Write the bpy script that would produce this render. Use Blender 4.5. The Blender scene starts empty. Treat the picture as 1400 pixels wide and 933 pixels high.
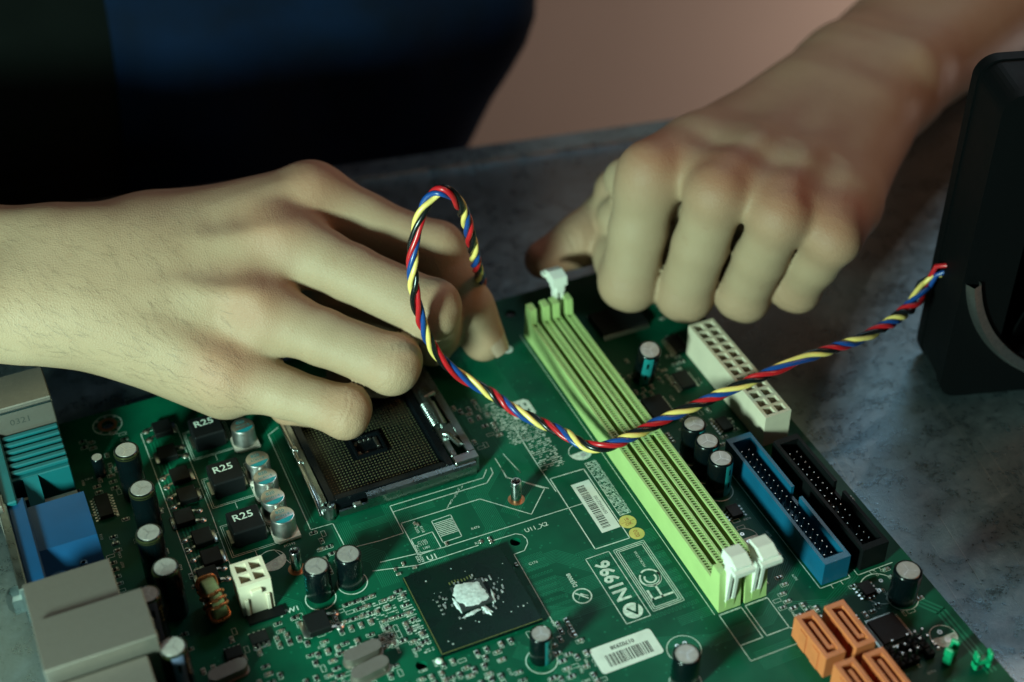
import bpy, bmesh, math, random
import numpy as np
from mathutils import Vector, Matrix

random.seed(7); np.random.seed(7)
S = 0.001                      # everything below is written in millimetres
scene = bpy.context.scene
col = scene.collection

# ------------------------------------------------------------------ camera
F_PX, AZ, PITCH, ROLL = 2089.926, 0.407927, 0.701865, -0.0120825
CAM = np.array([-170.3515, -243.5765, 352.0313])
FW = np.array([math.cos(PITCH)*math.sin(AZ), math.cos(PITCH)*math.cos(AZ), -math.sin(PITCH)])
_r0 = np.array([math.cos(AZ), -math.sin(AZ), 0.0]); _u0 = np.cross(_r0, FW)
RT = math.cos(ROLL)*_r0 + math.sin(ROLL)*_u0
UP = -math.sin(ROLL)*_r0 + math.cos(ROLL)*_u0
def U(x, y, z=0.0, ax=2):
    """photo pixel -> point (mm) on the plane  axis ax = z  it touches"""
    d = FW + RT*(x-700)/F_PX - UP*(y-466.5)/F_PX
    return CAM + d*((z-CAM[ax])/d[ax])
def UV(x, y, z=0.0):
    p = U(x, y, z); return (float(p[0]), float(p[1]))

cam_data = bpy.data.cameras.new('camera'); cam = bpy.data.objects.new('camera', cam_data); col.objects.link(cam)
cam.matrix_world = Matrix(((RT[0], UP[0], -FW[0], CAM[0]*S), (RT[1], UP[1], -FW[1], CAM[1]*S), (RT[2], UP[2], -FW[2], CAM[2]*S), (0, 0, 0, 1)))
cam_data.sensor_width = 36; cam_data.lens = F_PX/1400*36
cam_data.clip_start = 0.02; cam_data.clip_end = 20
cam_data.dof.use_dof = True; cam_data.dof.focus_distance = 0.472; cam_data.dof.aperture_fstop = 5.8
cam_data.dof.aperture_blades = 7
scene.camera = cam

# ------------------------------------------------------------------ world and lamps (an indoor close-up: no sky, no sun)
world = bpy.data.worlds.new('World'); scene.world = world; world.use_nodes = True
bg = world.node_tree.nodes['Background']; bg.inputs['Color'].default_value = (0.25, 0.62, 0.66, 1); bg.inputs['Strength'].default_value = 0.035
def lamp(name, pos, target, size, power, color):
    d = bpy.data.lights.new(name, 'AREA'); d.shape = 'DISK'; d.size = size*S; d.energy = power; d.color = color
    o = bpy.data.objects.new(name, d); col.objects.link(o)
    o.location = Vector(pos)*S
    o.rotation_euler = (Vector(target)-Vector(pos)).to_track_quat('-Z', 'Y').to_euler()
    return o
lamp('key_lamp', (-385, -152, 168), (-20, 95, 30), 75, 4.1, (0.63, 1.0, 0.82))
lamp('warm_lamp', (560, 0, 760), (60, 140, 50), 260, 1.5, (1.0, 0.44, 0.24))
lamp('ceiling_lamp', (860, 720, 1030), (90, 0, 0), 45, 0.9, (1.0, 0.84, 0.72))
lamp('wall_fill', (1050, 560, -330), (380, 900, -300), 260, 2.7, (1.0, 0.88, 0.80))  # added fill below table height, out of view, to brighten the low wall
lamp('cool_lamp', (800, 870, 700), (150, 130, 0), 420, 1.1, (0.42, 0.78, 1.0))
lamp('upper_wall_fill', (420, 620, 1050), (400, 900, 600), 400, 2.6, (0.52, 0.85, 1.0))  # added fill on the unseen upper wall, so the tabletop reflects blue-grey
vs = scene.view_settings; vs.view_transform = 'Standard'; vs.look = 'None'; vs.exposure = 0; vs.gamma = 1; vs.use_curve_mapping = False
scene.cycles.use_denoising = True
scene.cycles.max_bounces = 6

# ------------------------------------------------------------------ materials
MATS = {}
def mat(name, base, rough=0.5, metal=0.0, var=0.12, vscale=300, bump=0.0, bscale=900, spec=0.5, coat=0.0, base2=None, rvar=0.1, trans=0.0):
    if name in MATS: return MATS[name]
    m = bpy.data.materials.new(name); m.use_nodes = True; nt = m.node_tree; N = nt.nodes; L = nt.links
    b = N['Principled BSDF']
    tc = N.new('ShaderNodeTexCoord'); nz = N.new('ShaderNodeTexNoise'); nz.inputs['Scale'].default_value = vscale; nz.inputs['Detail'].default_value = 6
    L.new(tc.outputs['Object'], nz.inputs['Vector'])
    mx = N.new('ShaderNodeMix'); mx.data_type = 'RGBA'
    c2 = base2 or tuple(c*(1-var*1.6) for c in base)
    mx.inputs['A'].default_value = (*base, 1); mx.inputs['B'].default_value = (*c2, 1)
    rp = N.new('ShaderNodeMapRange'); rp.inputs['From Min'].default_value = 0.35; rp.inputs['From Max'].default_value = 0.7
    L.new(nz.outputs['Fac'], rp.inputs['Value']); L.new(rp.outputs['Result'], mx.inputs['Factor']); L.new(mx.outputs['Result'], b.inputs['Base Color'])
    b.inputs['Metallic'].default_value = metal; b.inputs['Specular IOR Level'].default_value = spec
    rr = N.new('ShaderNodeMapRange'); rr.inputs['To Min'].default_value = max(0.02, rough-rvar); rr.inputs['To Max'].default_value = min(1, rough+rvar)
    L.new(nz.outputs['Fac'], rr.inputs['Value']); L.new(rr.outputs['Result'], b.inputs['Roughness'])
    b.inputs['Coat Weight'].default_value = coat; b.inputs['Coat Roughness'].default_value = 0.15
    if trans: b.inputs['Subsurface Weight'].default_value = trans; b.inputs['Subsurface Radius'].default_value = (.002, .002, .002)
    if bump:
        n2 = N.new('ShaderNodeTexNoise'); n2.inputs['Scale'].default_value = bscale; n2.inputs['Detail'].default_value = 4
        L.new(tc.outputs['Object'], n2.inputs['Vector'])
        bp = N.new('ShaderNodeBump'); bp.inputs['Strength'].default_value = bump; bp.inputs['Distance'].default_value = 0.0002
        L.new(n2.outputs['Fac'], bp.inputs['Height']); L.new(bp.outputs['Normal'], b.inputs['Normal'])
    MATS[name] = m; return m

mat('solder_mask', (0.0006, 0.080, 0.040), 0.42, 0, vscale=60, base2=(0.0004, 0.046, 0.025), bump=0.06, bscale=1500, spec=0.18)
mat('mask_trace', (0.004, 0.150, 0.078), 0.4, 0, vscale=80, spec=0.3)
mat('silk', (0.62, 0.70, 0.62), 0.6, 0, vscale=900, var=0.25)
mat('solder', (0.62, 0.60, 0.55), 0.32, 1.0, vscale=500, bump=0.2)
mat('copper_pad', (0.55, 0.22, 0.10), 0.4, 0.9, vscale=500)
mat('slot_green', (0.40, 0.53, 0.20), 0.42, 0, vscale=120, var=0.06, bump=0.05, trans=0.1)
mat('latch_white', (0.74, 0.73, 0.66), 0.45, 0, vscale=200, var=0.06, trans=0.1)
mat('nylon', (0.62, 0.54, 0.42), 0.45, 0, vscale=150, var=0.06, trans=0.15)
mat('ide_blue', (0.004, 0.092, 0.175), 0.36, 0, vscale=120)
mat('vga_blue', (0.003, 0.05, 0.135), 0.34, 0, vscale=90)
mat('teal', (0.004, 0.10, 0.115), 0.4, 0, vscale=90)
mat('black_plastic', (0.004, 0.005, 0.0055), 0.5, 0, vscale=200, bump=0.04, spec=0.14)
mat('black_gloss', (0.003, 0.0045, 0.006), 0.28, 0, vscale=250, spec=0.3)
mat('chip_black', (0.005, 0.006, 0.006), 0.5, 0, vscale=400, bump=0.2, bscale=2500, spec=0.25)
mat('choke_black', (0.005, 0.006, 0.007), 0.5, 0, vscale=300, bump=0.2, bscale=2200, spec=0.2)
mat('cap_sleeve', (0.0015, 0.004, 0.005), 0.22, 0, vscale=250, coat=0.2, spec=0.3)
mat('cap_stripe', (0.012, 0.20, 0.21), 0.3, 0, vscale=250, coat=0.3)
mat('cap_stripe_grey', (0.10, 0.12, 0.20), 0.35, 0, vscale=250)
mat('gold_rim', (0.05, 0.055, 0.02), 0.2, 0.6, vscale=500)
mat('gold_print', (0.35, 0.30, 0.10), 0.4, 0.2, vscale=500)
mat('aluminium', (0.72, 0.70, 0.68), 0.34, 1.0, vscale=700, bump=0.1, bscale=2000)
mat('alu_top', (0.46, 0.43, 0.40), 0.5, 0.6, vscale=900, bump=0.15, bscale=2500)
mat('poly_cyan', (0.01, 0.25, 0.30), 0.35, 0.2, vscale=600)
mat('base_white', (0.60, 0.52, 0.45), 0.5, 0, vscale=400)
mat('steel', (0.36, 0.40, 0.39), 0.3, 1.0, vscale=250, bump=0.25, bscale=600, rvar=0.14)
mat('bright_steel', (0.55, 0.56, 0.55), 0.22, 1.0, vscale=400, rvar=0.1, bump=0.1)
mat('port_steel', (0.29, 0.25, 0.22), 0.42, 0.75, vscale=160, bump=0.2, bscale=700, rvar=0.15)
mat('copper_wire', (0.55, 0.19, 0.07), 0.28, 0.8, vscale=600)
mat('ferrite', (0.22, 0.27, 0.12), 0.55, 0, vscale=500, bump=0.2)
mat('orange', (0.60, 0.17, 0.06), 0.45, 0, vscale=150, var=0.1, trans=0.1)
mat('paper', (0.66, 0.68, 0.63), 0.7, 0, vscale=250, var=0.08)
mat('ink', (0.03, 0.035, 0.03), 0.7, 0, vscale=800)
mat('yellow_paper', (0.62, 0.50, 0.13), 0.65, 0, vscale=400)
mat('red_ink', (0.35, 0.06, 0.02), 0.7, 0, vscale=800)
mat('paste', (0.62, 0.66, 0.66), 0.6, 0, vscale=900, base2=(0.40, 0.44, 0.44), bump=0.6, bscale=900)
mat('substrate', (0.002, 0.013, 0.009), 0.25, 0, vscale=150, spec=0.2, base2=(0.0015, 0.008, 0.006))
mat('pin_gold', (0.16, 0.16, 0.08), 0.4, 0.4, vscale=600)
mat('dark_chrome', (0.16, 0.16, 0.16), 0.16, 1.0, vscale=90)
mat('gold_edge', (0.15, 0.15, 0.04), 0.45, 0.2, vscale=600)
mat('smd_tan', (0.20, 0.16, 0.12), 0.5, 0, vscale=600)
mat('jumper_green', (0.005, 0.30, 0.13), 0.35, 0, vscale=300, trans=0.1)
mat('silicon', (0.05, 0.06, 0.06), 0.12, 0.4, vscale=600)
mat('wire_red', (0.50, 0.012, 0.018), 0.3, 0, vscale=200)
mat('wire_blue', (0.008, 0.055, 0.25), 0.3, 0, vscale=200)
mat('wire_yellow', (0.84, 0.60, 0.17), 0.32, 0, vscale=200, var=0.08)
mat('wire_black', (0.006, 0.007, 0.008), 0.25, 0, vscale=200)
mat('fan_plastic', (0.0015, 0.002, 0.0025), 0.6, 0, vscale=90, bump=0.05, spec=0.12)
mat('apron_cloth', (0.002, 0.009, 0.030), 0.9, 0, vscale=40, bump=0.3, bscale=1400, spec=0.1, base2=(0.003, 0.007, 0.018))
mat('shirt_cloth', (0.002, 0.0035, 0.003), 0.9, 0, vscale=40, bump=0.3, bscale=1400, spec=0.1)
mat('sleeve_cloth', (0.07, 0.11, 0.03), 0.9, 0, vscale=60, bump=0.3, bscale=1400, spec=0.1)
mat('wall_paint', (0.42, 0.31, 0.25), 0.85, 0, vscale=3, var=0.06, spec=0.2)
mat('floor_paint', (0.16, 0.12, 0.10), 0.8, 0, vscale=6, spec=0.2)
mat('nail', (0.43, 0.31, 0.235), 0.25, 0, vscale=400, var=0.08, trans=0.15)
mat('hair', (0.02, 0.014, 0.01), 0.5, 0, vscale=400)

def table_material():
    m = bpy.data.materials.new('worn_metal'); m.use_nodes = True; nt = m.node_tree; N = nt.nodes; L = nt.links
    b = N['Principled BSDF']; tc = N.new('ShaderNodeTexCoord')
    def noise(scale, detail=8, rough=0.6, dist=0.0, vec=None):
        n = N.new('ShaderNodeTexNoise'); n.inputs['Scale'].default_value = scale; n.inputs['Detail'].default_value = detail
        n.inputs['Roughness'].default_value = rough; n.inputs['Distortion'].default_value = dist
        L.new(vec or tc.outputs['Object'], n.inputs['Vector']); return n
    def rng(src, a, b_, c, d):
        r = N.new('ShaderNodeMapRange'); r.inputs[1].default_value = a; r.inputs[2].default_value = b_; r.inputs[3].default_value = c; r.inputs[4].default_value = d
        L.new(src, r.inputs[0]); return r.outputs[0]
    big = noise(7, 4, 0.55, 0.3); mid = noise(130, 12, 0.75, 0.5); fine = noise(700, 8, 0.75)
    def scratches(rot, scale, thr):
        mp = N.new('ShaderNodeMapping'); mp.inputs['Rotation'].default_value = (0, 0, rot); mp.inputs['Scale'].default_value = (scale, scale*0.014, 1)
        L.new(tc.outputs['Object'], mp.inputs['Vector'])
        n = noise(1.0, 3, 0.5, 0.15, mp.outputs['Vector'])
        return rng(n.outputs['Fac'], thr, thr+0.025, 0, 1)
    s1 = scratches(0.5, 700, 0.67); s2 = scratches(-0.9, 560, 0.68); s3 = scratches(1.35, 800, 0.68)
    def mth(op, a, b_):
        x = N.new('ShaderNodeMath'); x.operation = op
        for i, q in enumerate((a, b_)):
            if isinstance(q, (int, float)): x.inputs[i].default_value = q
            else: L.new(q, x.inputs[i])
        return x.outputs[0]
    scr = mth('MAXIMUM', mth('MAXIMUM', s1, s2), s3)
    ramp = N.new('ShaderNodeValToRGB'); e = ramp.color_ramp.elements
    e[0].position = 0.3; e[0].color = (0.15, 0.21, 0.24, 1); e[1].position = 0.72; e[1].color = (0.50, 0.60, 0.65, 1)
    L.new(mth('ADD', mth('MULTIPLY', big.outputs['Fac'], 0.3), mth('ADD', mth('MULTIPLY', mid.outputs['Fac'], 0.42), mth('MULTIPLY', fine.outputs['Fac'], 0.28))), ramp.inputs['Fac'])
    mx = N.new('ShaderNodeMix'); mx.data_type = 'RGBA'; mx.inputs['B'].default_value = (0.55, 0.57, 0.57, 1)
    L.new(mth('MULTIPLY', scr, 0.3), mx.inputs['Factor']); L.new(ramp.outputs['Color'], mx.inputs['A']); L.new(mx.outputs['Result'], b.inputs['Base Color'])
    b.inputs['Metallic'].default_value = 0.9
    L.new(mth('ADD', rng(mid.outputs['Fac'], 0.3, 0.7, 0.18, 0.42), rng(fine.outputs['Fac'], 0.3, 0.7, -0.05, 0.1)), b.inputs['Roughness'])
    bp = N.new('ShaderNodeBump'); bp.inputs['Strength'].default_value = 0.5; bp.inputs['Distance'].default_value = 0.0004
    L.new(mth('ADD', mth('MULTIPLY', fine.outputs['Fac'], 0.35), mth('SUBTRACT', mid.outputs['Fac'], mth('MULTIPLY', scr, 0.25))), bp.inputs['Height']); L.new(bp.outputs['Normal'], b.inputs['Normal'])
    MATS['worn_metal'] = m
table_material()

def skin_material():
    m = bpy.data.materials.new('skin'); m.use_nodes = True; nt = m.node_tree; N = nt.nodes; L = nt.links
    b = N['Principled BSDF']; tc = N.new('ShaderNodeTexCoord')
    at = N.new('ShaderNodeAttribute'); at.attribute_name = 'knuckle'; al = N.new('ShaderNodeAttribute'); al.attribute_name = 'along'; aw = N.new('ShaderNodeAttribute'); aw.attribute_name = 'wrinkle'
    def noise(scale, detail=5):
        n = N.new('ShaderNodeTexNoise'); n.inputs['Scale'].default_value = scale; n.inputs['Detail'].default_value = detail
        L.new(tc.outputs['Object'], n.inputs['Vector']); return n.outputs['Fac']
    def mth(op, a, b_):
        x = N.new('ShaderNodeMath'); x.operation = op
        for i, q in enumerate((a, b_)):
            if isinstance(q, (int, float)): x.inputs[i].default_value = q
            else: L.new(q, x.inputs[i])
        return x.outputs[0]
    def mix(fac, a, b_):
        x = N.new('ShaderNodeMix'); x.data_type = 'RGBA'
        for k, q in (('Factor', fac), ('A', a), ('B', b_)):
            if isinstance(q, tuple): x.inputs[k].default_value = (*q, 1)
            elif isinstance(q, float): x.inputs[k].default_value = q
            else: L.new(q, x.inputs[k])
        return x.outputs['Result']
    blot = noise(38, 6); fine = noise(900, 5)
    c = mix(mth('MULTIPLY', blot, 0.9), (0.41, 0.292, 0.195), (0.29, 0.178, 0.108))
    c = mix(mth('MULTIPLY', at.outputs['Fac'], 0.8), c, (0.33, 0.125, 0.075))
    c = mix(mth('MULTIPLY', mth('GREATER_THAN', noise(260, 2), 0.70), 0.12), c, (0.26, 0.12, 0.07))
    L.new(c, b.inputs['Base Color'])
    b.inputs['Roughness'].default_value = 0.55; b.inputs['Specular IOR Level'].default_value = 0.25
    b.inputs['Subsurface Weight'].default_value = 0.04; b.inputs['Subsurface Radius'].default_value = (0.0030, 0.0012, 0.0007); b.inputs['Subsurface Scale'].default_value = 1.0
    vo = N.new('ShaderNodeTexVoronoi'); vo.feature = 'DISTANCE_TO_EDGE'; vo.inputs['Scale'].default_value = 1150; L.new(tc.outputs['Object'], vo.inputs['Vector'])
    vr = N.new('ShaderNodeMapRange'); vr.inputs[2].default_value = 0.25; L.new(vo.outputs['Distance'], vr.inputs[0])
    wr = mth('SINE', mth('ADD', mth('MULTIPLY', al.outputs['Fac'], 1.7), mth('MULTIPLY', noise(120, 4), 22.0)), 0)
    wr = mth('MULTIPLY', wr, mth('MULTIPLY', aw.outputs['Fac'], 0.8))
    h = mth('ADD', mth('ADD', mth('MULTIPLY', vr.outputs[0], 0.24), mth('MULTIPLY', fine, 0.2)), mth('ADD', wr, mth('MULTIPLY', noise(90, 3), 0.9)))
    bp = N.new('ShaderNodeBump'); bp.inputs['Strength'].default_value = 0.6; bp.inputs['Distance'].default_value = 0.00035
    L.new(h, bp.inputs['Height']); L.new(bp.outputs['Normal'], b.inputs['Normal'])
    MATS['skin'] = m
skin_material()

# ------------------------------------------------------------------ mesh helpers
class MB:
    def __init__(s): s.v = []; s.f = []; s.m = []
    def add(s, vs, fs, mi=0):
        o = len(s.v); s.v.extend([tuple(map(float, p)) for p in vs]); s.f.extend([tuple(i+o for i in f) for f in fs]); s.m.extend([mi]*len(fs)); return s
    def box(s, x0, x1, y0, y1, z0, z1, ch=0.0, mi=0):
        if x0 > x1: x0, x1 = x1, x0
        if y0 > y1: y0, y1 = y1, y0
        if ch <= 0:
            return s.add([(x, y, z) for z in (z0, z1) for y in (y0, y1) for x in (x0, x1)],
                         [(0, 2, 3, 1), (4, 5, 7, 6), (0, 1, 5, 4), (2, 6, 7, 3), (0, 4, 6, 2), (1, 3, 7, 5)], mi)
        ch = min(ch, (x1-x0)*.49, (y1-y0)*.49, (z1-z0)*.49)
        X, Y, Z = (x1-x0)/2, (y1-y0)/2, (z1-z0)/2; c = ((x0+x1)/2, (y0+y1)/2, (z0+z1)/2)
        vs, idx = [], {}
        for sx in (-1, 1):
            for sy in (-1, 1):
                for sz in (-1, 1):
                    for a in range(3):
                        d = [X-ch, Y-ch, Z-ch]; d[a] += ch
                        idx[(sx, sy, sz, a)] = len(vs); vs.append((c[0]+sx*d[0], c[1]+sy*d[1], c[2]+sz*d[2]))
        fs = []
        for a in range(3):
            b, e = (a+1) % 3, (a+2) % 3
            for sg in (-1, 1):
                q = []
                for sb, se in ((-1, -1), (1, -1), (1, 1), (-1, 1)):
                    k = [0, 0, 0]; k[a] = sg; k[b] = sb; k[e] = se; q.append(idx[(*k, a)])
                fs.append(tuple(q) if sg > 0 else tuple(q[::-1]))
            for sb in (-1, 1):
                for se in (-1, 1):
                    k1 = [0, 0, 0]; k1[a] = -1; k1[b] = sb; k1[e] = se; k2 = list(k1); k2[a] = 1
                    q = (idx[(*k1, b)], idx[(*k2, b)], idx[(*k2, e)], idx[(*k1, e)])
                    fs.append(q if sb*se < 0 else q[::-1])
        for sx in (-1, 1):
            for sy in (-1, 1):
                for sz in (-1, 1):
                    q = tuple(idx[(sx, sy, sz, a)] for a in range(3)); fs.append(q if sx*sy*sz > 0 else q[::-1])
        return s.add(vs, fs, mi)
    def lathe(s, prof, n=24, c=(0, 0, 0), mi=0, a0=0.0, a1=2*math.pi):
        full = abs(a1-a0-2*math.pi) < 1e-6; k = n if full else n+1
        vs = [(c[0]+r*math.cos(a0+(a1-a0)*i/n), c[1]+r*math.sin(a0+(a1-a0)*i/n), c[2]+z) for r, z in prof for i in range(k)]
        fs = []
        for j in range(len(prof)-1):
            for i in range(n):
                i2 = (i+1) % k; fs.append((j*k+i, j*k+i2, (j+1)*k+i2, (j+1)*k+i))
        return s.add(vs, fs, mi)
    def disc(s, r, n=24, c=(0, 0, 0), mi=0, r0=0.0, a0=0.0, a1=2*math.pi):
        if r0 > 0: return s.lathe([(r, 0), (r0, 0)], n, c, mi, a0, a1)
        return s.add([(c[0]+r*math.cos(a0+(a1-a0)*i/n), c[1]+r*math.sin(a0+(a1-a0)*i/n), c[2]) for i in range(n if abs(a1-a0-2*math.pi) < 1e-6 else n+1)],
                     [tuple(range(n if abs(a1-a0-2*math.pi) < 1e-6 else n+1))], mi)
    def prism(s, poly, z0, z1, mi=0):
        n = len(poly)
        return s.add([(x, y, z0) for x, y in poly]+[(x, y, z1) for x, y in poly],
                     [tuple(range(n))[::-1], tuple(range(n, 2*n))]+[(i, (i+1) % n, n+(i+1) % n, n+i) for i in range(n)], mi)
    def xprism(s, poly, x0, x1, mi=0):   # polygon in (y,z), extruded along x
        n = len(poly)
        return s.add([(x0, y, z) for y, z in poly]+[(x1, y, z) for y, z in poly],
                     [tuple(range(n)), tuple(range(n, 2*n))[::-1]]+[(i, n+i, n+(i+1) % n, (i+1) % n) for i in range(n)], mi)
    def yprism(s, poly, y0, y1, mi=0):   # polygon in (x,z), extruded along y
        n = len(poly)
        return s.add([(x, y0, z) for x, z in poly]+[(x, y1, z) for x, z in poly],
                     [tuple(range(n))[::-1], tuple(range(n, 2*n))]+[(i, (i+1) % n, n+(i+1) % n, n+i) for i in range(n)], mi)
    def tube(s, pts, r, n=8, mi=0, caps=True):
        pts = [np.array(p, float) for p in pts]; k = len(pts)
        T = [pts[min(i+1, k-1)]-pts[max(i-1, 0)] for i in range(k)]; T = [t/(np.linalg.norm(t)+1e-9) for t in T]
        a = np.array((0, 0, 1.0)) if abs(T[0][2]) < 0.9 else np.array((1.0, 0, 0))
        u = np.cross(T[0], a); u /= np.linalg.norm(u); vs = []
        for i in range(k):
            u = u-T[i]*(u@T[i]); u /= np.linalg.norm(u); w = np.cross(T[i], u)
            rr = r[i] if hasattr(r, '__len__') else r
            vs += [pts[i]+rr*(math.cos(2*math.pi*j/n)*u+math.sin(2*math.pi*j/n)*w) for j in range(n)]
        fs = [(i*n+j, i*n+(j+1) % n, (i+1)*n+(j+1) % n, (i+1)*n+j) for i in range(k-1) for j in range(n)]
        if caps: fs += [tuple(range(n))[::-1], tuple((k-1)*n+j for j in range(n))]
        return s.add(vs, fs, mi)
    def line(s, pts, w, z, mi=0, closed=False):   # flat printed line
        pts = [np.array(p[:2], float) for p in pts]
        if closed: pts.append(pts[0])
        for a, b in zip(pts, pts[1:]):
            d = b-a; L = np.linalg.norm(d)
            if L < 1e-6: continue
            d /= L; n = np.array((-d[1], d[0]))*w/2; e = d*w/2
            s.add([(*(a-n-e), z), (*(b-n+e), z), (*(b+n+e), z), (*(a+n-e), z)], [(0, 1, 2, 3)], mi)
        return s
    def text(s, body, size, x, y, z, rot=0.0, mi=0, align='CENTER', sx=1.0, bold=0.0):
        cu = bpy.data.curves.new('t', 'FONT'); cu.body = body; cu.size = size; cu.align_x = align; cu.align_y = 'CENTER'; cu.resolution_u = 2; cu.offset = bold
        ob = bpy.data.objects.new('t', cu); me = bpy.data.meshes.new_from_object(ob)
        c_, s_ = math.cos(rot), math.sin(rot)
        vs = [(x+sx*v.co.x*c_-v.co.y*s_, y+sx*v.co.x*s_+v.co.y*c_, z) for v in me.vertices]
        s.add(vs, [tuple(p.vertices) for p in me.polygons], mi)
        bpy.data.meshes.remove(me); bpy.data.objects.remove(ob); bpy.data.curves.remove(cu); return s
    def mesh(s, name, mats, smooth=None, recalc=True):
        me = bpy.data.meshes.new(name)
        me.from_pydata([(x*S, y*S, z*S) for x, y, z in s.v], [], s.f)
        for m in (mats if isinstance(mats, (list, tuple)) else [mats]): me.materials.append(MATS[m])
        me.polygons.foreach_set('material_index', s.m)
        if recalc:
            bm = bmesh.new(); bm.from_mesh(me); bmesh.ops.recalc_face_normals(bm, faces=bm.faces); bm.to_mesh(me); bm.free()
        if smooth is not None:
            me.shade_smooth()
            me.set_sharp_from_angle(angle=math.radians(smooth))
        me.update(); return me

ORG = {}
def empty(name, loc, label, cat):
    o = bpy.data.objects.new(name, None); col.objects.link(o); o.location = Vector(loc)*S; o.empty_display_size = 0.02
    o['label'] = label; o['category'] = cat; ORG[o.name] = np.array(loc, float); return o
def part(name, me, parent, loc=(0, 0, 0), rot=(0, 0, 0), stuff=False):
    """a part of a thing; loc is in the board frame (mm)"""
    o = bpy.data.objects.new(name, me); col.objects.link(o); o.parent = parent; o.rotation_euler = rot
    o.location = Vector(np.array(loc, float)-ORG[parent.name])*S
    if stuff: o['kind'] = 'stuff'
    return o
def sub(name, me, parent, stuff=False, loc=(0, 0, 0)):
    """a sub-part, built in its part's own frame"""
    o = bpy.data.objects.new(name, me); col.objects.link(o); o.parent = parent; o.location = Vector(loc)*S
    if stuff: o['kind'] = 'stuff'
    return o
def top(name, me, label, cat, loc=(0, 0, 0), rotz=0.0):
    o = bpy.data.objects.new(name, me); col.objects.link(o); o.location = Vector(loc)*S; o.rotation_euler.z = rotz
    o['label'] = label; o['category'] = cat; ORG[o.name] = np.array(loc, float); return o
def structure(name, me, loc=(0, 0, 0)):
    o = bpy.data.objects.new(name, me); col.objects.link(o); o.location = Vector(loc)*S; o['kind'] = 'structure'; return o
CACHE = {}
def cached(key, fn):
    if key not in CACHE: CACHE[key] = fn()
    return CACHE[key]

TABLE_Z = -5.0
# ------------------------------------------------------------------ setting: wall, floor, table
structure('wall', MB().box(-1600, 2400, 900, 960, -760, 1900).mesh('wall', 'wall_paint'))
structure('floor', MB().box(-1600, 2400, -1600, 899, -810, -760).mesh('floor', 'floor_paint'))
tang = math.atan2(248.3-280.8, 148.6+32.8)
table = empty('table', (60, 0, -760), 'scratched grey metal table under the circuit board', 'table')
def tpart(name, mb, m, smooth=None):
    o = part(name, mb.mesh(name, m, smooth), table, (27.8, 267.1, 0), (0, 0, tang)); return o
prof = [(-640, -22), (-4, -22), (-1.5, -21), (0, -18.5), (0, -9.5), (-1, -6.6), (-4, -5), (-640, -5)]
tpart('tabletop', MB().xprism(prof, -700, 700), 'worn_metal', 40)
tpart('edge_lip', MB().xprism([(-11.5, -4.98), (-10.5, -3.9), (0.2, -3.9), (1.6, -5.2), (1.6, -24), (0.6, -24), (0.6, -6), (-1, -5.1)], -700, 700), 'worn_metal', 40)
for lx in (-660, 660):
    for ly in (-600, -60): tpart('leg', MB().box(lx-20, lx+20, ly-20, ly+20, -760, -22, 2), 'steel')
# ------------------------------------------------------------------ motherboard
board = empty('motherboard', (-58, 40, TABLE_Z), 'green computer circuit board with memory slots, capacitors and empty processor socket', 'motherboard')
BX0, BX1, BY0, BY1 = -180.2, 63.8, -83.0, 162.0
HOLES = [(-146.6, 155.0, 2.0), (-43.0, 50.4, 1.7), (-86.6, 18.2, 1.7), (58.0, 155.0, 2.0), (0.5, 153.0, 2.0), (58.0, -60.0, 2.0)]
def pcb_mesh():
    bm = bmesh.new()
    def loop(pts):
        vs = [bm.verts.new((x*S, y*S, 0)) for x, y in pts]
        return [bm.edges.new((vs[i], vs[(i+1) % len(vs)])) for i in range(len(vs))]
    ed = loop([(BX0, BY0), (BX1, BY0), (BX1, BY1), (BX0, BY1)])
    for x, y, r in HOLES: ed += loop([(x+r*math.cos(a*math.pi/10), y+r*math.sin(a*math.pi/10)) for a in range(20)])
    bmesh.ops.triangle_fill(bm, use_beauty=True, use_dissolve=False, edges=ed)
    # remove triangles that fell inside a hole
    kill = []
    for f in bm.faces:
        c = f.calc_center_median()
        if any((c.x/S-x)**2+(c.y/S-y)**2 < (r*0.93)**2 for x, y, r in HOLES): kill.append(f)
    bmesh.ops.delete(bm, geom=kill, context='FACES_ONLY')
    g = bmesh.ops.extrude_face_region(bm, geom=bm.faces[:])
    for e in g['geom']:
        if isinstance(e, bmesh.types.BMVert): e.co.z -= 1.6*S
    bmesh.ops.recalc_face_normals(bm, faces=bm.faces)
    me = bpy.data.meshes.new('circuit_board'); bm.to_mesh(me); bm.free(); me.materials.append(MATS['solder_mask']); return me
pcb = part('circuit_board', pcb_mesh(), board)
# short feet of solder under the board that hold it off the table
ft = MB()
for x in np.arange(-175, 60, 14.0):
    for y in np.arange(-78, 158, 14.0):
        ft.lathe([(0.05, TABLE_Z), (0.7, TABLE_Z+.3), (1.0, -1.6)], 6, (x+random.uniform(-4, 4), y+random.uniform(-3, 3), 0))
sub('solder_joints', ft.mesh('solder_joints', 'solder', 60), pcb, stuff=True)

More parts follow.
